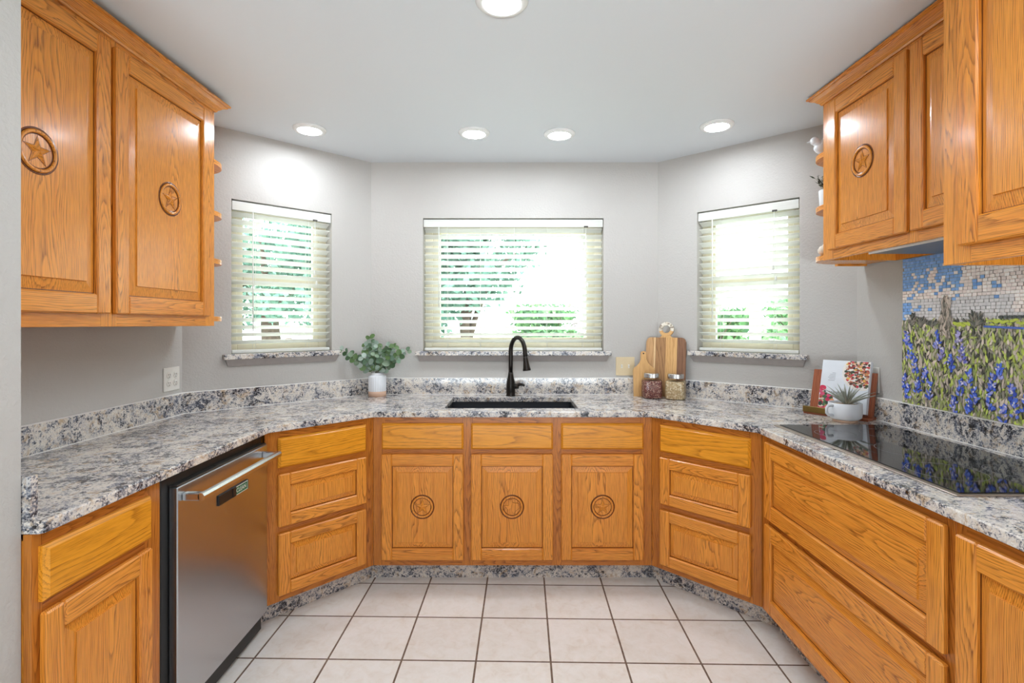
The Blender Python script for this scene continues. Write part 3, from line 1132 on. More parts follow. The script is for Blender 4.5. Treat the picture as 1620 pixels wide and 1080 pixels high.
for z in (2.135, 1.897, 1.674, 1.404):
    quarter_shelf(Wd + .0005, 1, .296, .20, z).build('end_shelf', 'oak', o)
MB().box(.80, .93, .06, .10, Z0 + .004, Z0 + .03, c=.002).build('cabinet_light', 'steel_dark', o)

# right wall cabinet over the cooktop
o = thing('wall_cabinet', 'oak two-door wall cabinet above the cooktop hood on the right wall', 'cabinet', (1.415, 2.317, 0), R(-90))
Wd, Z0, Z1, Dp = .925, 1.658, 2.39, .328
carcass(o, Wd, Dp, Z0, Z1, bt=.035)
face_frame(o, Wd, Z0, Z1, [(0, .075), (.492, .545), (.88, Wd)],
           [(.073, .494, 2.31, Z1), (.543, .882, 2.31, Z1), (.073, .494, Z0, 1.72), (.543, .882, Z0, 1.72)], 'oak')
for a, b in ((.058, .510), (.527, .90)):
    d = frame_front('door', o, a, b, 1.696, 2.349, 'z', st=.058, rl=.064, bev=.034)
    if a < .3:
        medallion(d, (a + b) / 2, 2.0226, 'star', .065)
cr = MB()
sweep(cr, [(0, Dp), (0, 0), (Wd, 0)], crown_prof(2.366, 2.411, .05))
cr.build('crown_molding', 'oak', o)
RIGHT_SHELVES = (2.158, 1.916, 1.684)
for z in RIGHT_SHELVES:
    quarter_shelf(-.0005, -1, .322, .20, z).build('end_shelf', 'oak', o)

o = thing('range_hood', 'slim grey hood insert with bright front edge beneath the right wall cabinet', 'range hood', (1.415, 2.05, 0), R(-90))
MB().box(0, .60, .022, .30, 1.652, 1.676, c=.002).build('hood_body', 'hood_grey', o)
MB().box(0, .60, .0195, .0225, 1.650, 1.659, c=.0005).build('front_edge', 'lamp_white', o)

# deep wall cabinet
o = thing('wall_cabinet', 'deeper oak wall cabinet cut off by the right edge of the picture', 'cabinet', (1.176, 1.388, 0), R(-90))
Wd, Z0, Z1, Dp = .55, 1.529, 2.395, .566
carcass(o, Wd, Dp, Z0, Z1, bt=.03)
face_frame(o, Wd, Z0, Z1, [(0, .085), (.47, Wd)], [(.083, .472, 2.31, Z1), (.083, .472, Z0, 1.60)], 'oak')
frame_front('door', o, .062, .49, 1.572, 2.34, 'z', st=.06, rl=.07, bev=.038)

# ---------------------------------------------------------------- mosaic mural
o = thing('mosaic_mural', 'mosaic tile mural of bluebonnets under a cloudy sky behind the cooktop', 'mural', (1.743, 2.262, 0), R(-90))
MW, MZ0, MZ1, MH = .90, 1.021, 1.657, 1.372
MB().box(0, MW, -.006, 0, MZ0, MZ1).build('backing_panel', 'grout_grey', o)
r2 = random.Random(11)


def tilebox(m, poly, y, h, col):
    n = len(poly)
    vs = [(p[0], y, p[1]) for p in poly] + [(p[0], y - h, p[1]) for p in poly]
    m.add(vs, [list(range(n, 2 * n))] + [[i, (i + 1) % n, n + (i + 1) % n, n + i] for i in range(n)] + [list(range(n - 1, -1, -1))], None, 0, col)


def jit(c, v=.08):
    f = 1 + r2.uniform(-v, v)
    return (min(1, c[0] * f), min(1, c[1] * f), min(1, c[2] * f), 1)


sky = MB()
TW, TH = .0185, .0128
row = 0
z = MH - .012
while z < MZ1 - .002:
    x = -TW * (row % 2) * .5 - r2.uniform(0, .004)
    while x < MW:
        x0, x1 = max(.001, x + .0008), min(MW - .001, x + TW - .0008)
        z1_ = min(MZ1 - .001, z + TH - .0014)
        if x1 - x0 > .004:
            cx, cz = (x0 + x1) / 2, z + TH / 2
            up = (cz - MH) / (MZ1 - MH)
            n1 = noise.noise(Vector((cx * 7.0, cz * 13.0, 2.3))) + .5 * noise.noise(Vector((cx * 26.0, cz * 40.0, 7.7)))
            cloud = .12 + 1.9 * min(cx, .30) - max(0, up - .40) * (.95 if cx < .3 else .3) + max(0, .36 - up) * 1.6
            if n1 * .55 + cloud + r2.uniform(-.24, .24) > .33:
                if up < .34 and cx < .5 or up < .12:
                    col = jit(s(206, 202, 202))
                else:
                    col = jit(s(*r2.choice([(236, 224, 218), (230, 216, 210), (242, 232, 226), (224, 210, 204)])), .05)
            else:
                col = jit(s(*r2.choice([(118, 162, 214), (108, 152, 208), (128, 168, 218)])), .07)
            dz = r2.uniform(-.0007, .0007)
            tilebox(sky, [(x0, z + dz), (x1, z + r2.uniform(-.0006, .0006)), (x1, z1_), (x0, z1_ + r2.uniform(-.0006, .0006))], -.006, .0022, col)
        x += TW * r2.choice([.8, 1.0, 1.0, 1.15])
    z += TH
    row += 1
sky.build('sky_tiles', 'mosaic_glass', o)
fld = MB()


SH = [0]


def shard(cx, cz, L, w, ang, col, y=-.006, h=.003):
    SH[0] += 1
    y -= SH[0] * 9e-7
    ca, sa = math.cos(ang), math.sin(ang)
    pts = []
    for u, v in ((-.5, 0), (-.15, -.5), (.2, -.42), (.5, 0), (.2, .42), (-.15, .5)):
        a, b = u * L, v * w
        px, pz = cx + a * ca - b * sa, cz + a * sa + b * ca
        pts.append((min(MW - .001, max(.001, px)), min(MZ1 - .001, max(MZ0 + .001, pz))))
    tilebox(fld, pts, y, h, col)


LEAFC = [(150, 160, 92), (174, 188, 84), (188, 202, 98), (128, 136, 90), (190, 176, 162), (178, 164, 150), (204, 190, 176), (66, 66, 58), (104, 104, 84), (138, 132, 118), (160, 164, 116)]
zz = MZ0 + .006
while zz < MH + .012:
    xx = .003
    while xx < MW:
        k = r2.random()
        c = s(*r2.choice(LEAFC))
        shard(xx + r2.uniform(-.004, .004), zz + r2.uniform(-.005, .005), r2.uniform(.022, .038), r2.uniform(.0065, .0105),
              PI / 2 + r2.gauss(0, .42), jit(c, .12), -.006 - r2.uniform(0, .0015), .0026)
        xx += .0105
    zz += .0125
# grass strips and the blue line at the horizon
for xx in [.27 + .006 * i for i in range(17)]:
    shard(xx, MH - .002 + r2.uniform(-.008, .008), .022, .009, r2.uniform(-.2, .2), jit(s(176, 190, 62)), -.0078)
for xx in [.42 + .008 * i for i in range(58)]:
    shard(xx, MH + .004 + r2.uniform(-.009, .009), .022, .009, r2.uniform(-.2, .2), jit(s(176, 190, 62)), -.0078)
for i in range(60):
    shard(.40 + .008 * i, MH - .012 - .0003 * i, .013, .008, 0, jit(s(66, 96, 186)), -.0085)
# far barn roof, conifer and bushes
for i in range(7):
    shard(.46 + .017 * i, MH + .022, .020, .012, 0, jit(s(62, 66, 64)), -.0082)
for i in range(120):
    u = r2.random()
    wdt = .032 * (math.sin(min(1, u * 1.35 + .2) * PI * .62)) * (1.15 - .6 * u)
    shard(.232 + r2.uniform(-1, 1) * wdt, MH - .05 + u * .150, .026, .006, PI / 2 + r2.gauss(0, .25), jit(s(*r2.choice([(170, 154, 140), (142, 130, 118), (190, 174, 160), (104, 98, 88)])), .08), -.0085)
for cx, wdt, hh, nn in ((.36, .052, .055, 60), (.062, .022, .055, 30), (.105, .03, .045, 36), (.165, .035, .03, 24)):
    for i in range(nn):
        a = PI / 2 + r2.uniform(-1.15, 1.15)
        rr = r2.uniform(.1, 1)
        shard(cx + math.cos(a) * wdt * rr, MH - .014 + math.sin(a) * hh * rr, .024, .0055, a, jit(s(*r2.choice([(96, 92, 84), (130, 122, 110), (70, 72, 64)])), .08), -.0088)
# bluebonnet spikes
flowers = [(.03, 1.30), (.05, 1.245), (.075, 1.19), (.09, 1.10), (.022, 1.11), (.13, 1.15), (.155, 1.09), (.035, 1.065), (.21, 1.24), (.255, 1.21), (.19, 1.30), (.29, 1.30), (.305, 1.25),
           (.335, 1.16), (.30, 1.12), (.36, 1.10), (.43, 1.15), (.455, 1.20), (.42, 1.09), (.50, 1.12), (.51, 1.07), (.55, 1.10), (.585, 1.26), (.60, 1.21), (.61, 1.13), (.27, 1.05), (.335, 1.05), (.64, 1.08),
           (.47, 1.045), (.70, 1.2), (.74, 1.1), (.8, 1.17), (.85, 1.08), (.68, 1.05)]
BL = [(64, 94, 196), (84, 116, 214), (54, 76, 170), (106, 128, 220), (156, 156, 210)]
LV = [(150, 142, 190), (168, 160, 204), (128, 122, 176), (92, 100, 186)]
for i, (fx_, fz) in enumerate(flowers):
    cs = LV if i in (11, 12, 8) else BL
    for k in range(17):
        u = r2.random()
        wd_ = .021 * (1 - .7 * u)
        sx = r2.uniform(-1, 1)
        shard(fx_ + sx * wd_, fz - .028 + u * .066, r2.uniform(.014, .021), r2.uniform(.007, .010), PI / 2 - sx * 1.0 + r2.gauss(0, .2), jit(s(*r2.choice(cs)), .1), -.0092, .0028)
    for k in range(3):
        shard(fx_ + r2.uniform(-.012, .012), fz + r2.uniform(-.01, .035), .010, .006, r2.uniform(0, 3), jit(s(214, 210, 216), .04), -.0105, .002)
fld.build('flower_field_tiles', 'mosaic_glass', o)
MB().box(.0, MW, -.009, 0, MZ0 - .001, MZ0 + .004, c=.001).build('bottom_edge', 'grout_grey', o)

# wooden cleat under the wall cabinet, in the corner of the right wall
tag(MB().box(1.60, 1.743, 2.50, 2.525, 1.655, 1.672, 'x', .001).build('wall_cleat', 'oak'),
    'small oak strip on the right wall under the cabinet corner', 'wood strip')

# ---------------------------------------------------------------- wall plates
o = thing('wall_outlet', 'white four-socket outlet plate on the left wall above the backsplash', 'outlet', (-1.6895, 2.505, 1.098), R(90))
MB().box(-.058, .058, -.006, 0, -.058, .058, c=.003).build('plate', 'outlet_white', o)
for px in (-.024, .024):
    for pz in (-.02, .02):
        M = Matrix.Translation((px, -.006, pz)) @ Matrix.Rotation(R(90), 4, 'X')
        f = MB().lathe([(.0, .002), (.0155, .002), (.0165, 0), (0, 0)], 24, M).build('socket', 'outlet_white', o)
        MB().box(px - .007, px - .0045, -.0086, -.0078, pz - .001, pz + .008).box(px + .0045, px + .007, -.0086, -.0078, pz - .001, pz + .007).box(px - .002, px + .002, -.0086, -.0078, pz - .010, pz - .006).build('slots', 'outlet_dark', f)

o = thing('switch_plate', 'beige double switch plate on the back wall left of the cutting boards', 'switch', (.728, 3.3035, 1.094))
MB().box(-.061, .061, -.005, 0, -.06, .06, c=.003).build('plate', 'plate_beige', o)
for px in (-.023, .023):
    MB().box(px - .005, px + .005, -.0062, -.005, -.012, .012).build('toggle_slot', 'outlet_white', o)
    MB().box(px - .0035, px + .0035, -.014, -.006, -.001, .009, c=.001).build('toggle', 'outlet_white', o)

o = thing('wall_plate', 'white blank wall plate on the right wall behind the cookbook', 'wall plate', (1.7445, 2.452, 1.100), R(-90))
MB().box(-.038, .038, -.006, 0, -.062, .062, c=.003).build('plate', 'outlet_white', o)
MB().box(-.016, .016, -.008, -.006, -.033, .033, c=.001).build('rocker', 'outlet_white', o)

# ---------------------------------------------------------------- vase and eucalyptus
VX, VY = -.857, 3.200
o = thing('vase', 'white ribbed vase with tan base in the left counter corner', 'vase', (VX, VY, .914))
vb = MB()
n = 72
prof = [(.0555, .034, 0), (.0555, .118, 1), (.0545, .126, .6), (.046, .132, 0), (.0365, .136, 0), (.035, .148, 0), (.0325, .149, 0), (.0305, .147, 0), (.0305, .05, 0)]
vs, fs = [], []
for i in range(n):
    a = 2 * PI * i / n
    for k, (r, z, q) in enumerate(prof):
        rr = r - (.0012 if (i % 3 == 0 and k < 3) else 0)
        vs.append((rr * math.cos(a), rr * math.sin(a), z))
q = len(prof)
for i in range(n):
    for k in range(q - 1):
        fs.append([i * q + k, ((i + 1) % n) * q + k, ((i + 1) % n) * q + k + 1, i * q + k + 1])
vb.add(vs, fs, smooth=False)
vb.build('vase_body', 'ceramic_white', o)
MB().lathe([(.0, 0), (.0515, 0), (.054, .003), (.0555, .034), (0, .034)], 64).build('vase_base', 'terracotta', o)

o = thing('eucalyptus_sprigs', 'bunch of green eucalyptus sprigs standing in the white vase', 'plant', (VX, VY, 1.0))
r3 = random.Random(5)
stems = [(-.205, -.075, .150), (-.15, -.08, .105), (-.075, -.02, .175), (-.042, -.02, .222), (.01, -.03, .165), (.075, -.01, .168), (.105, .015, .165), (.19, .02, .140),
         (.135, -.04, .085), (0, -.07, .115), (-.07, -.07, .10), (.07, -.075, .105), (-.02, -.05, .15), (.04, -.05, .14)]
lf = MB()
stm = MB()
GR = [(84, 114, 80), (110, 138, 112), (144, 164, 148), (94, 124, 72), (64, 92, 60), (164, 180, 168), (126, 148, 120)]


def disc_leaf(m, c, nrm, up, r, col, fold=.25):
    nrm = Vector(nrm).normalized()
    up = Vector(up)
    u = (up - nrm * up.dot(nrm)).normalized()
    w = nrm.cross(u)
    c = Vector(c)
    vs = []
    for k in range(12):
        a = 2 * PI * k / 12
        x, y = math.sin(a) * r * .88, math.cos(a) * r
        vs.append(c + w * x + u * (y + r) + nrm * (abs(x) * fold))
    mid = [c, c + u * r, c + u * 2 * r]
    top = vs[0]
    m.add(vs + [c + u * r], [[k, (k + 1) % 12, 12] for k in range(12)], None, 0, col, True)


for i, (ex, ey, ez) in enumerate(stems):
    p0 = Vector((r3.uniform(-.015, .015), r3.uniform(-.015, .015), .0))
    e = Vector((ex, ey, ez + .062))
    mid = Vector((ex * .25, ey * .25, (ez + .062) * .62))
    P = [(1 - t) ** 2 * p0 + 2 * t * (1 - t) * mid + t * t * e for t in [k / 9 for k in range(10)]]
    stm.tube(P, [.0016 - .0009 * k / 9 for k in range(10)], 6)
    nl = 7 if i in (0, 7) else (6 if i < 8 else 3)
    for k in range(nl):
        t = .42 + .56 * k / (nl - 1)
        q_ = t * 9
        a_ = min(8, int(q_))
        pt = P[a_].lerp(P[a_ + 1], q_ - a_)
        d = (P[a_ + 1] - P[a_]).normalized()
        for sgn in (-1, 1):
            side = d.cross(Vector((r3.uniform(-.6, .6), -1, r3.uniform(-.5, .5)))).normalized() * sgn
            r = (.0215 if .4 < t < .8 else .0165) * r3.uniform(.8, 1.15)
            if i in (0, 7):
                r *= .85
            nrm = Vector((r3.uniform(-.7, .7), -1, r3.uniform(-.2, .9)))
            disc_leaf(lf, pt, nrm, side + d * .5 + Vector((0, 0, .2)), r, jit(s(*r3.choice(GR)), .1))
stm.build('stems', 'stem_green', o)
lf.build('leaves', 'leaf', o, recalc=False)

# ---------------------------------------------------------------- cutting boards


def board_strip(m, xa, xb, w, h, rad, y0, y1, mi):
    pts = [(xa, 0), (xb, 0)]
    for k in range(9):
        x = xb + (xa - xb) * k / 8
        dd = max(0, rad - (w / 2 - abs(x)))
        pts.append((x, h - rad + math.sqrt(max(0, rad * rad - dd * dd))))
    m.prism(pts, y0, y1, 'y', 'z', mi)


o = thing('cutting_board', 'large striped wooden cutting board with a round ring handle', 'cutting board', (.945, 3.174, .9142), R(-29), tilt=R(-7))
m = MB()
wb = .246
edges = [(-.123, -.073, 0), (-.073, -.064, 2), (-.064, .0, 3), (.0, .070, 1), (.070, .123, 4)]
for a, b, mi in edges:
    board_strip(m, a, b, wb, .372, .03, 0, .016, mi)
m.build('board', ['board_tan', 'board_light', 'board_pale', 'board_brown', 'board_dark'], o)
nk = MB()
nk.prism([(-.040, .371), (.040, .371), (.026, .384), (.026, .395), (-.026, .395), (-.026, .384)], .0005, .0155, 'y', 'z', 0)
nk.build('neck', ['board_light'], o)
rg = MB()
cz, ro, ri = .425, .046, .025
for k in range(40):
    a0, a1 = 2 * PI * k / 40, 2 * PI * (k + 1) / 40
    pts = [(ro * math.cos(a0), cz + ro * math.sin(a0)), (ro * math.cos(a1), cz + ro * math.sin(a1)), (ri * math.cos(a1), cz + ri * math.sin(a1)), (ri * math.cos(a0), cz + ri * math.sin(a0))]
    low = math.sin((a0 + a1) / 2) < -.35
    rg.prism(pts, 0, .016, 'y', 'z', 1 if low else 0, board=(3, .02, .05, 0, .1))
rg.build('ring_handle', ['terrazzo', 'board_light'], o)

o = thing('cutting_board', 'small pale wooden cutting board with a narrow handle in front of the big one', 'cutting board', (.826, 3.186, .9142), R(0), tilt=R(-7))
m = MB()
w2 = .068
pts = [(-w2, 0), (w2, 0), (w2, .165), (w2 - .004, .176)]
pts += [(.040, .196), (.026, .212), (.018, .232), (.017, .270), (.013, .282), (0, .285), (-.013, .282), (-.017, .270), (-.018, .232), (-.026, .212), (-.040, .196), (-w2 + .004, .176), (-w2, .165)]
m.prism(pts, 0, .013, 'y', 'z')
m.build('board', 'board_light', o)
M = Matrix.Translation((0, -.0004, .270)) @ Matrix.Rotation(R(90), 4, 'X')
MB().lathe([(0, 0), (.0045, 0), (.0045, .0006), (0, .0006)], 16, M).build('hang_hole', 'ink_black', o)


def jar(x, y, rot, label, content, name):
    o = thing('storage_jar', label, 'jar', (x, y, .914), rot, 'square glass storage jars')

    def rrect(w, r):
        P = []
        for cx, cy, a0 in ((w - r, w - r, 0), (-w + r, w - r, PI / 2), (-w + r, -w + r, PI), (w - r, -w + r, 1.5 * PI)):
            for k in range(6):
                a = a0 + k / 5 * PI / 2
                P.append((cx + r * math.cos(a), cy + r * math.sin(a)))
        return P

    def loft(m, levels):
        n = 24
        vs, fs = [], []
        for w, r, z in levels:
            vs += [(p[0], p[1], z) for p in rrect(w, r)]
        for k in range(len(levels) - 1):
            for i in range(n):
                fs.append([k * n + i, k * n + (i + 1) % n, (k + 1) * n + (i + 1) % n, (k + 1) * n + i])
        fs.append(list(range(n)))
        fs.append([(len(levels) - 1) * n + i for i in range(n)])
        m.add(vs, fs, smooth=False)
    g = MB()
    loft(g, [(.052, .02, 0), (.0565, .022, .006), (.0575, .022, .05), (.0565, .022, .105), (.053, .03, .116), (.046, .045, .122), (.045, .0449, .128)])
    g.build('jar_glass', 'jar_glass', o)
    g = MB()
    loft(g, [(.050, .02, .003), (.0545, .021, .008), (.0555, .021, .05), (.0545, .021, .102), (.052, .024, .108)])
    tag(g.build(name, content, o), kind='stuff')
    l = MB()
    n = 72
    vs, fs = [], []
    lev = [(.0465, .126, 1), (.0475, .128, 1), (.0475, .150, 1), (.0455, .1535, 0), (.0, .1535, 0)]
    for i in range(n):
        a = 2 * PI * i / n
        for r, z, f in lev:
            rr = r - (.0008 if f and i % 2 else 0)
            vs.append((rr * math.cos(a), rr * math.sin(a), z))
    q = len(lev)
    for i in range(n):
        for k in range(q - 1):
            fs.append([i * q + k, ((i + 1) % n) * q + k, ((i + 1) % n) * q + k + 1, i * q + k + 1])
    l.add(vs, fs)
    l.build('lid', 'steel_bright', o)


jar(.852, 3.122, R(-4), 'square glass jar of dark red grain with a steel lid, left of the pair', 'quinoa', 'red_grain')
jar(.985, 3.078, R(-26), 'square glass jar of pale grain with a steel lid, right of the pair', 'oats', 'pale_grain')

# ---------------------------------------------------------------- cookbook stand, cookbook, mug planter
SR = math.atan2(-.22, .15)
o = thing('cookbook_stand', 'reddish wooden cookbook stand with a brass ledge near the cooktop corner', 'book stand', (1.605, 2.51, .914), SR)
st = MB()
tl = R(14)
sl_ = lambda y, z: (y + z * math.sin(tl), z * math.cos(tl))


def tilted(m, x0, x1, y0, y1, z0, z1, grain, c=.001, mi=0):
    b0 = len(m.v)
    m.box(x0, x1, y0, y1, z0, z1, grain, c, mi)
    for i in range(b0, len(m.v)):
        x, y, z = m.v[i]
        m.v[i] = (x, y * math.cos(tl) + z * math.sin(tl), z * math.cos(tl) - y * math.sin(tl) + .012)


tilted(st, -.135, .150, 0, .014, .0, .215, 'z')
st.build('back_panel', 'walnut_red', o)
MB().box(-.14, .15, -.052, .05, 0, .011, 'x', .002).build('base', 'walnut_red', o)
MB().box(-.14, .05, -.060, -.052, .010, .040, None, .002).box(-.14, .05, -.052, -.0, .011, .017, None, .002).build('ledge', 'brass', o)

o = thing('cookbook', 'white cookbook with food photos on its cover standing on the wooden stand', 'book', (1.605, 2.51, .914), SR)
bk = MB()
BX0, BX1, BH = -.085, .130, .262
tilted(bk, BX0, BX1, -.026, -.0005, .010, BH, None, .001)
bk.build('book_block', 'paper_white', o)
ph = MB()
YF = -.0266
r4 = random.Random(3)


def tpt(x, y, z):
    return (x, y * math.cos(tl) + z * math.sin(tl), z * math.cos(tl) - y * math.sin(tl) + .012)


def blob(m, cx, cz, rx, rz, col, lay, n=9, wob=.25, clip=True):
    pts = []
    ph_ = r4.uniform(0, 6)
    for k in range(n):
        a = 2 * PI * k / n
        w = 1 + r4.uniform(-wob, wob)
        x, z = cx + rx * w * math.cos(a + ph_), cz + rz * w * math.sin(a + ph_)
        if clip:
            x, z = min(BX1 - .001, max(BX0 + .001, x)), min(BH - .001, max(.011, z))
        pts.append((x, z))
    vs = [tpt(x, YF - lay, z) for x, z in pts]
    m.add(vs, [list(range(n))], None, 0, col)


blob(ph, .094, .207, .084, .088, s(236, 232, 226), .00002, 32, 0.0)
FD = [(150, 62, 48), (196, 110, 82), (216, 164, 130), (232, 206, 184), (60, 74, 52), (44, 46, 38), (206, 60, 72), (98, 58, 44), (222, 176, 84), (178, 88, 70), (92, 96, 68)]
for i in range(420):
    a, q = r4.uniform(0, 2 * PI), math.sqrt(r4.random())
    x, z = .098 + .076 * q * math.cos(a), .212 + .078 * q * math.sin(a)
    if x < BX1 - .004 and z < BH - .003:
        blob(ph, x, z, r4.uniform(.004, .010), r4.uniform(.003, .007), jit(s(*r4.choice(FD)), .1), .00004 + i * 1.2e-6, 7)
RD = [(206, 48, 92), (222, 84, 124), (196, 36, 62), (60, 92, 64), (84, 116, 84), (232, 210, 190), (226, 150, 96), (150, 168, 92), (44, 62, 50)]
for i in range(150):
    x, z = BX0 + .002 + abs(r4.gauss(0, .042)), .014 + abs(r4.gauss(0, .050))
    if z < .125 - (x - BX0) * .85:
        blob(ph, x, z, r4.uniform(.004, .012), r4.uniform(.004, .011), jit(s(*r4.choice(RD)), .1), .00004 + i * 1.4e-6, 8)
for bx, bz, rr, cc in ((BX0 + .014, .118, .017, (210, 44, 84)), (BX0 + .05, .078, .016, (218, 70, 116)), (BX0 + .045, .062, .014, (206, 52, 92))):
    blob(ph, bx, bz, rr, rr * .8, s(*cc), .0002, 14, .06)
blob(ph, .052, .214, .034, .0024, s(226, 222, 216), .00040, 8, 0.0)
blob(ph, .066, .196, .011, .009, s(234, 230, 226), .00042, 12, .05)
ph.build('cover_photo', 'print_ink', o, recalc=False)
tx = MB()
for i, (a, b) in enumerate(((-.034, -.018), (-.044, -.018), (-.048, -.018), (-.052, -.018), (-.046, -.018), (-.05, -.02))):
    z = .196 - i * .0075
    tx.add([tpt(a, YF - .0001, z), tpt(b, YF - .0001, z), tpt(b, YF - .0001, z + .0018), tpt(a, YF - .0001, z + .0018)], [(0, 1, 2, 3)])
tx.build('text_lines', 'ink_grey', o, recalc=False)
text_mesh('title', 'SIMPLE', .017, 'ink_black', o, tpt(-.005, YF - .0003, .098), (R(90) - tl, 0, 0), extrude=.0001)

MX, MY = 1.548, 2.368
o = thing('mug_planter', 'white mug with a tan foot holding an air plant beside the cooktop', 'mug', (MX, MY, .914))
MB().lathe([(0, .012), (.052, .012), (.066, .022), (.0685, .04), (.0685, .088), (.0665, .0895), (.064, .088), (.064, .078), (0, .078)], 48).build('mug_body', 'ceramic_white', o)
MB().lathe([(0, 0), (.047, 0), (.05, .003), (.05, .0125), (0, .0125)], 40).build('foot', 'terracotta', o)
MB().tube([(-.062, -.012, .078), (-.088, -.016, .078), (-.097, -.018, .068), (-.097, -.018, .044), (-.088, -.016, .034), (-.062, -.012, .034)], .0065, 12).build('handle', 'ceramic_white', o)
MB().lathe([(0, .081), (.05, .080), (.063, .079), (.063, .0775), (0, .0775)], 36).build('gravel', 'soil', o)
o = thing('air_plant', 'spiky grey-green air plant growing out of the white mug', 'plant', (MX + .008, MY, .994))
ap = MB()
r5 = random.Random(8)
for i in range(34):
    a = 2 * PI * i / 34 * 2.4 + r5.uniform(-.2, .2)
    el = R(r5.uniform(38, 84)) if i > 3 else R(30)
    L = r5.uniform(.085, .115) * (1.15 if i < 4 else 1)
    d = Vector((math.cos(a) * math.cos(el), math.sin(a) * math.cos(el), math.sin(el)))
    pts = [Vector((d.x * .008, d.y * .008, 0)) + d * (L * k / 6) + Vector((d.x, d.y, 0)) * (.35 * L * (k / 6) ** 2) + Vector((0, 0, -.12 * L * (k / 6) ** 2)) for k in range(7)]
    ap.tube(pts, [.0034, .0042, .004, .0034, .0026, .0016, .0005], 6, col=jit(s(*r5.choice([(166, 170, 156), (148, 154, 138), (184, 186, 174)])), .1))
ap.build('leaves', 'leaf', o)

# ---------------------------------------------------------------- ornaments on the right end shelves
o = thing('bird_figurine', 'white ceramic bird ornament on the top end shelf of the right cabinet', 'ornament', (1.488, 2.42, RIGHT_SHELVES[0]), R(160))
b = MB()
b.ball((0, 0, .052), (.05, .026, .032)).ball((.045, 0, .088), (.02, .018, .019)).tube([(.02, 0, .06), (.038, 0, .078), (.045, 0, .088)], [.02, .016, .013], 12)
b.tube([(.06, 0, .088), (.078, 0, .084)], [.006, .001], 8).tube([(-.035, 0, .058), (-.08, 0, .075), (-.10, 0, .085)], [.018, .014, .004], 10)
b.tube([(0, 0, .03), (0, 0, .008)], .010, 10).lathe([(0, 0), (.03, 0), (.03, .006), (.012, .01), (0, .01)], 24)
b.build('body', 'ceramic_white', o)
for sg in (-1, 1):
    MB().prism([(.02, .062), (-.012, .056), (-.062, .128), (-.05, .142), (-.03, .138), (-.012, .128), (.012, .098)], sg * .022, sg * .030, 'y').build('wing', 'ceramic_white', o)

o = thing('potted_plant', 'small dark-leaved plant in a white pot on the middle end shelf', 'plant', (1.50, 2.405, RIGHT_SHELVES[1]))
MB().lathe([(0, 0), (.038, 0), (.042, .005), (.046, .085), (.044, .088), (.041, .085), (.041, .074), (0, .074)], 40).build('pot', 'ceramic_white', o)
st = MB()
lv = MB()
r6 = random.Random(4)
for i in range(9):
    a = PI + r6.uniform(-1.7, 1.7)
    e = Vector((math.cos(a) * r6.uniform(.03, .075), math.sin(a) * r6.uniform(.02, .06), r6.uniform(.10, .175)))
    st.tube([(0, 0, .07), (e.x * .35, e.y * .35, e.z * .65), e], [.0018, .0014, .0008], 6)
    for k in range(5):
        t = .45 + .55 * k / 4
        p = Vector((e.x * t * t, e.y * t * t, .07 + (e.z - .07) * t))
        dr = Vector((r6.uniform(-1, .6), r6.uniform(-1, 1), r6.uniform(-.2, 1))).normalized()
        nn = dr.cross(Vector((r6.uniform(-1, 1), r6.uniform(-1, 1), .3))).normalized()
        L, wv_ = r6.uniform(.022, .036), .0045
        lv.add([p, p + dr * L * .45 + nn * wv_, p + dr * L, p + dr * L * .45 - nn * wv_], [(0, 1, 2, 3)], None, 0, jit(s(*r6.choice([(52, 62, 44), (38, 46, 36), (70, 78, 52)])), .1))
st.build('stems', 'stem_green', o)
lv.build('leaves', 'leaf', o, recalc=False)

o = thing('shell_ornament', 'small pale shell ornament on the lowest end shelf of the right cabinet', 'ornament', (1.485, 2.39, RIGHT_SHELVES[2]), R(20))
b = MB()
pts, rs = [], []
for k in range(40):
    t = k / 39
    a = t * 5.2 * PI
    r = .030 * (1 - t) + .002
    pts.append((math.cos(a) * r * .8, math.sin(a) * r * .8, .026 + t * .052))
    rs.append(.024 * (1 - t) + .002)
b.tube(pts, rs, 10)
b.build('shell', 'bone', o)

# ---------------------------------------------------------------- outdoors
m = MB().box(-30, 30, 3.75, 45, -.35, -.25)
m.build('ground', 'lawn')['kind'] = 'structure'
m = MB().box(-7, 3, 3.8, 9.5, -.25, -.2)
m.build('patio', 'patio_concrete')['kind'] = 'structure'
r7 = random.Random(21)


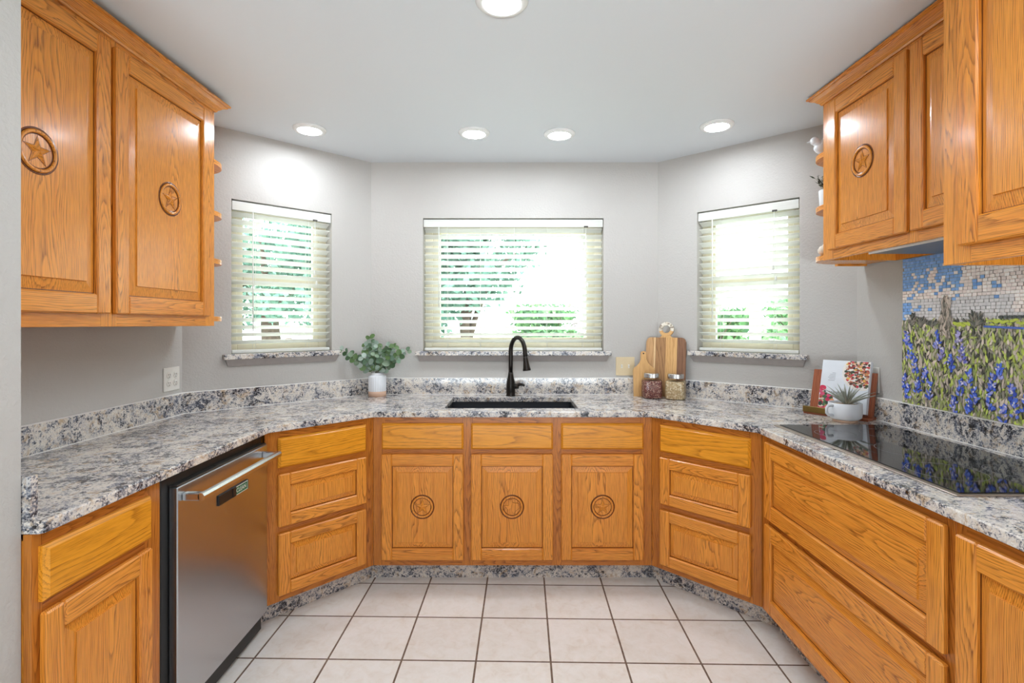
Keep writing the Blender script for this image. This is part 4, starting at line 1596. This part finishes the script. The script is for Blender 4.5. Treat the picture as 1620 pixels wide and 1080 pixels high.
def tree(name, x, y, zc, rx, rz, label, cat, cols, trunk=None, n=1500, leaf=.075, group=None):
    o = thing(name, label, cat, (x, y, -.25), 0, group)
    m = MB()
    n = int(n * 2.4)
    cl = [(r7.uniform(-.75, .75) * rx, r7.uniform(-.75, .75) * rx, zc + .25 + r7.uniform(-.7, .7) * rz) for _ in range(14)]
    for i in range(n):
        c = Vector(r7.choice(cl))
        d = Vector((r7.gauss(0, 1), r7.gauss(0, 1), r7.gauss(0, 1))).normalized()
        p = c + Vector((d.x * rx, d.y * rx, d.z * rz)) * .42 * r7.uniform(.5, 1)
        u = Vector((r7.gauss(0, 1), r7.gauss(0, 1), r7.gauss(0, 1))).normalized()
        v = u.cross(d).normalized()
        L = leaf * r7.uniform(.6, 1.3)
        m.add([p - u * L, p + v * L * .5, p + u * L, p - v * L * .5], [(0, 1, 2, 3)], None, 0, jit(s(*r7.choice(cols)), .15))
    m.build('foliage', 'tree_leaf', o, recalc=False)
    if trunk:
        t = MB()
        t.tube([(0, 0, 0), (.03, 0, zc * .4), (-.04, .03, zc * .75), (.02, 0, zc + .3)], [trunk, trunk * .85, trunk * .7, trunk * .3], 12)
        for k in range(5):
            a = r7.uniform(0, 2 * PI)
            t.tube([(0, 0, zc * r7.uniform(.55, .85)), (math.cos(a) * rx * .4, math.sin(a) * rx * .4, zc + r7.uniform(.1, .4)), (math.cos(a) * rx * .75, math.sin(a) * rx * .75, zc + .3 + r7.uniform(.1, .5) * rz)],
                   [trunk * .45, trunk * .3, trunk * .1], 8)
        t.build('trunk', 'bark', o)
    return o


TG = [(112, 150, 132), (92, 132, 116), (132, 166, 148), (84, 118, 100)]
SG = [(128, 168, 118), (108, 152, 104), (150, 184, 134), (92, 130, 96)]
tree('tree', -.75, 8.2, 2.15, 1.15, .95, 'leafy shade tree seen through the left half of the middle blind', 'tree', TG, .12, 1900)
tree('tree', -4.1, 8.6, 2.25, 1.6, 1.0, 'leafy tree with a dark trunk seen through the left window', 'tree', TG, .20, 2300)
tree('tree', -7.6, 11.5, 2.6, 1.9, 1.4, 'farther leafy tree at the left behind the left window blind', 'tree', TG, .2, 2000)
tree('shrub', .85, 10.4, 1.25, .9, .55, 'green shrub low in the middle of the middle window', 'shrub', SG, .05, 1200)
tree('shrub', 2.5, 12.2, 1.15, .7, .45, 'green shrub low at the right of the middle window', 'shrub', SG, .05, 900)
tree('shrub', 3.3, 8.6, 1.25, 1.1, .5, 'green shrub seen low through the right window', 'shrub', SG, .05, 1300)
tree('shrub', 6.0, 10.6, 1.35, 1.1, .6, 'farther green shrub at the right of the right window', 'shrub', SG, .05, 1300)
tree('shrub', -3.2, 10.5, 1.05, 1.0, .35, 'pale green shrub low in the left window behind the trunk', 'shrub', SG, .05, 900)
o = thing('yard_fence', 'low grey post and rail fence crossing the yard behind the middle window', 'fence', (-6.5, 7.2, -.25))
for k in range(8):
    MB().box(k * 1.1 - .035, k * 1.1 + .035, 0, .07, 0, 1.42, c=.004).build('fence_post', 'fence_wood', o)
for z in (.75, 1.3):
    MB().box(-.1, 7.8, -.02, 0, z, z + .07, c=.003).build('rail', 'fence_wood', o)
o = thing('porch_post', 'pale square porch post outside the right window', 'post', (2.55, 5.35, -.25))
MB().box(-.045, .045, -.045, .045, 0, 3.4, c=.005).build('post_shaft', 'post_pinkish', o)
MB().box(-.07, .07, -.07, .07, 0, .12, c=.005).build('post_base', 'post_pinkish', o)
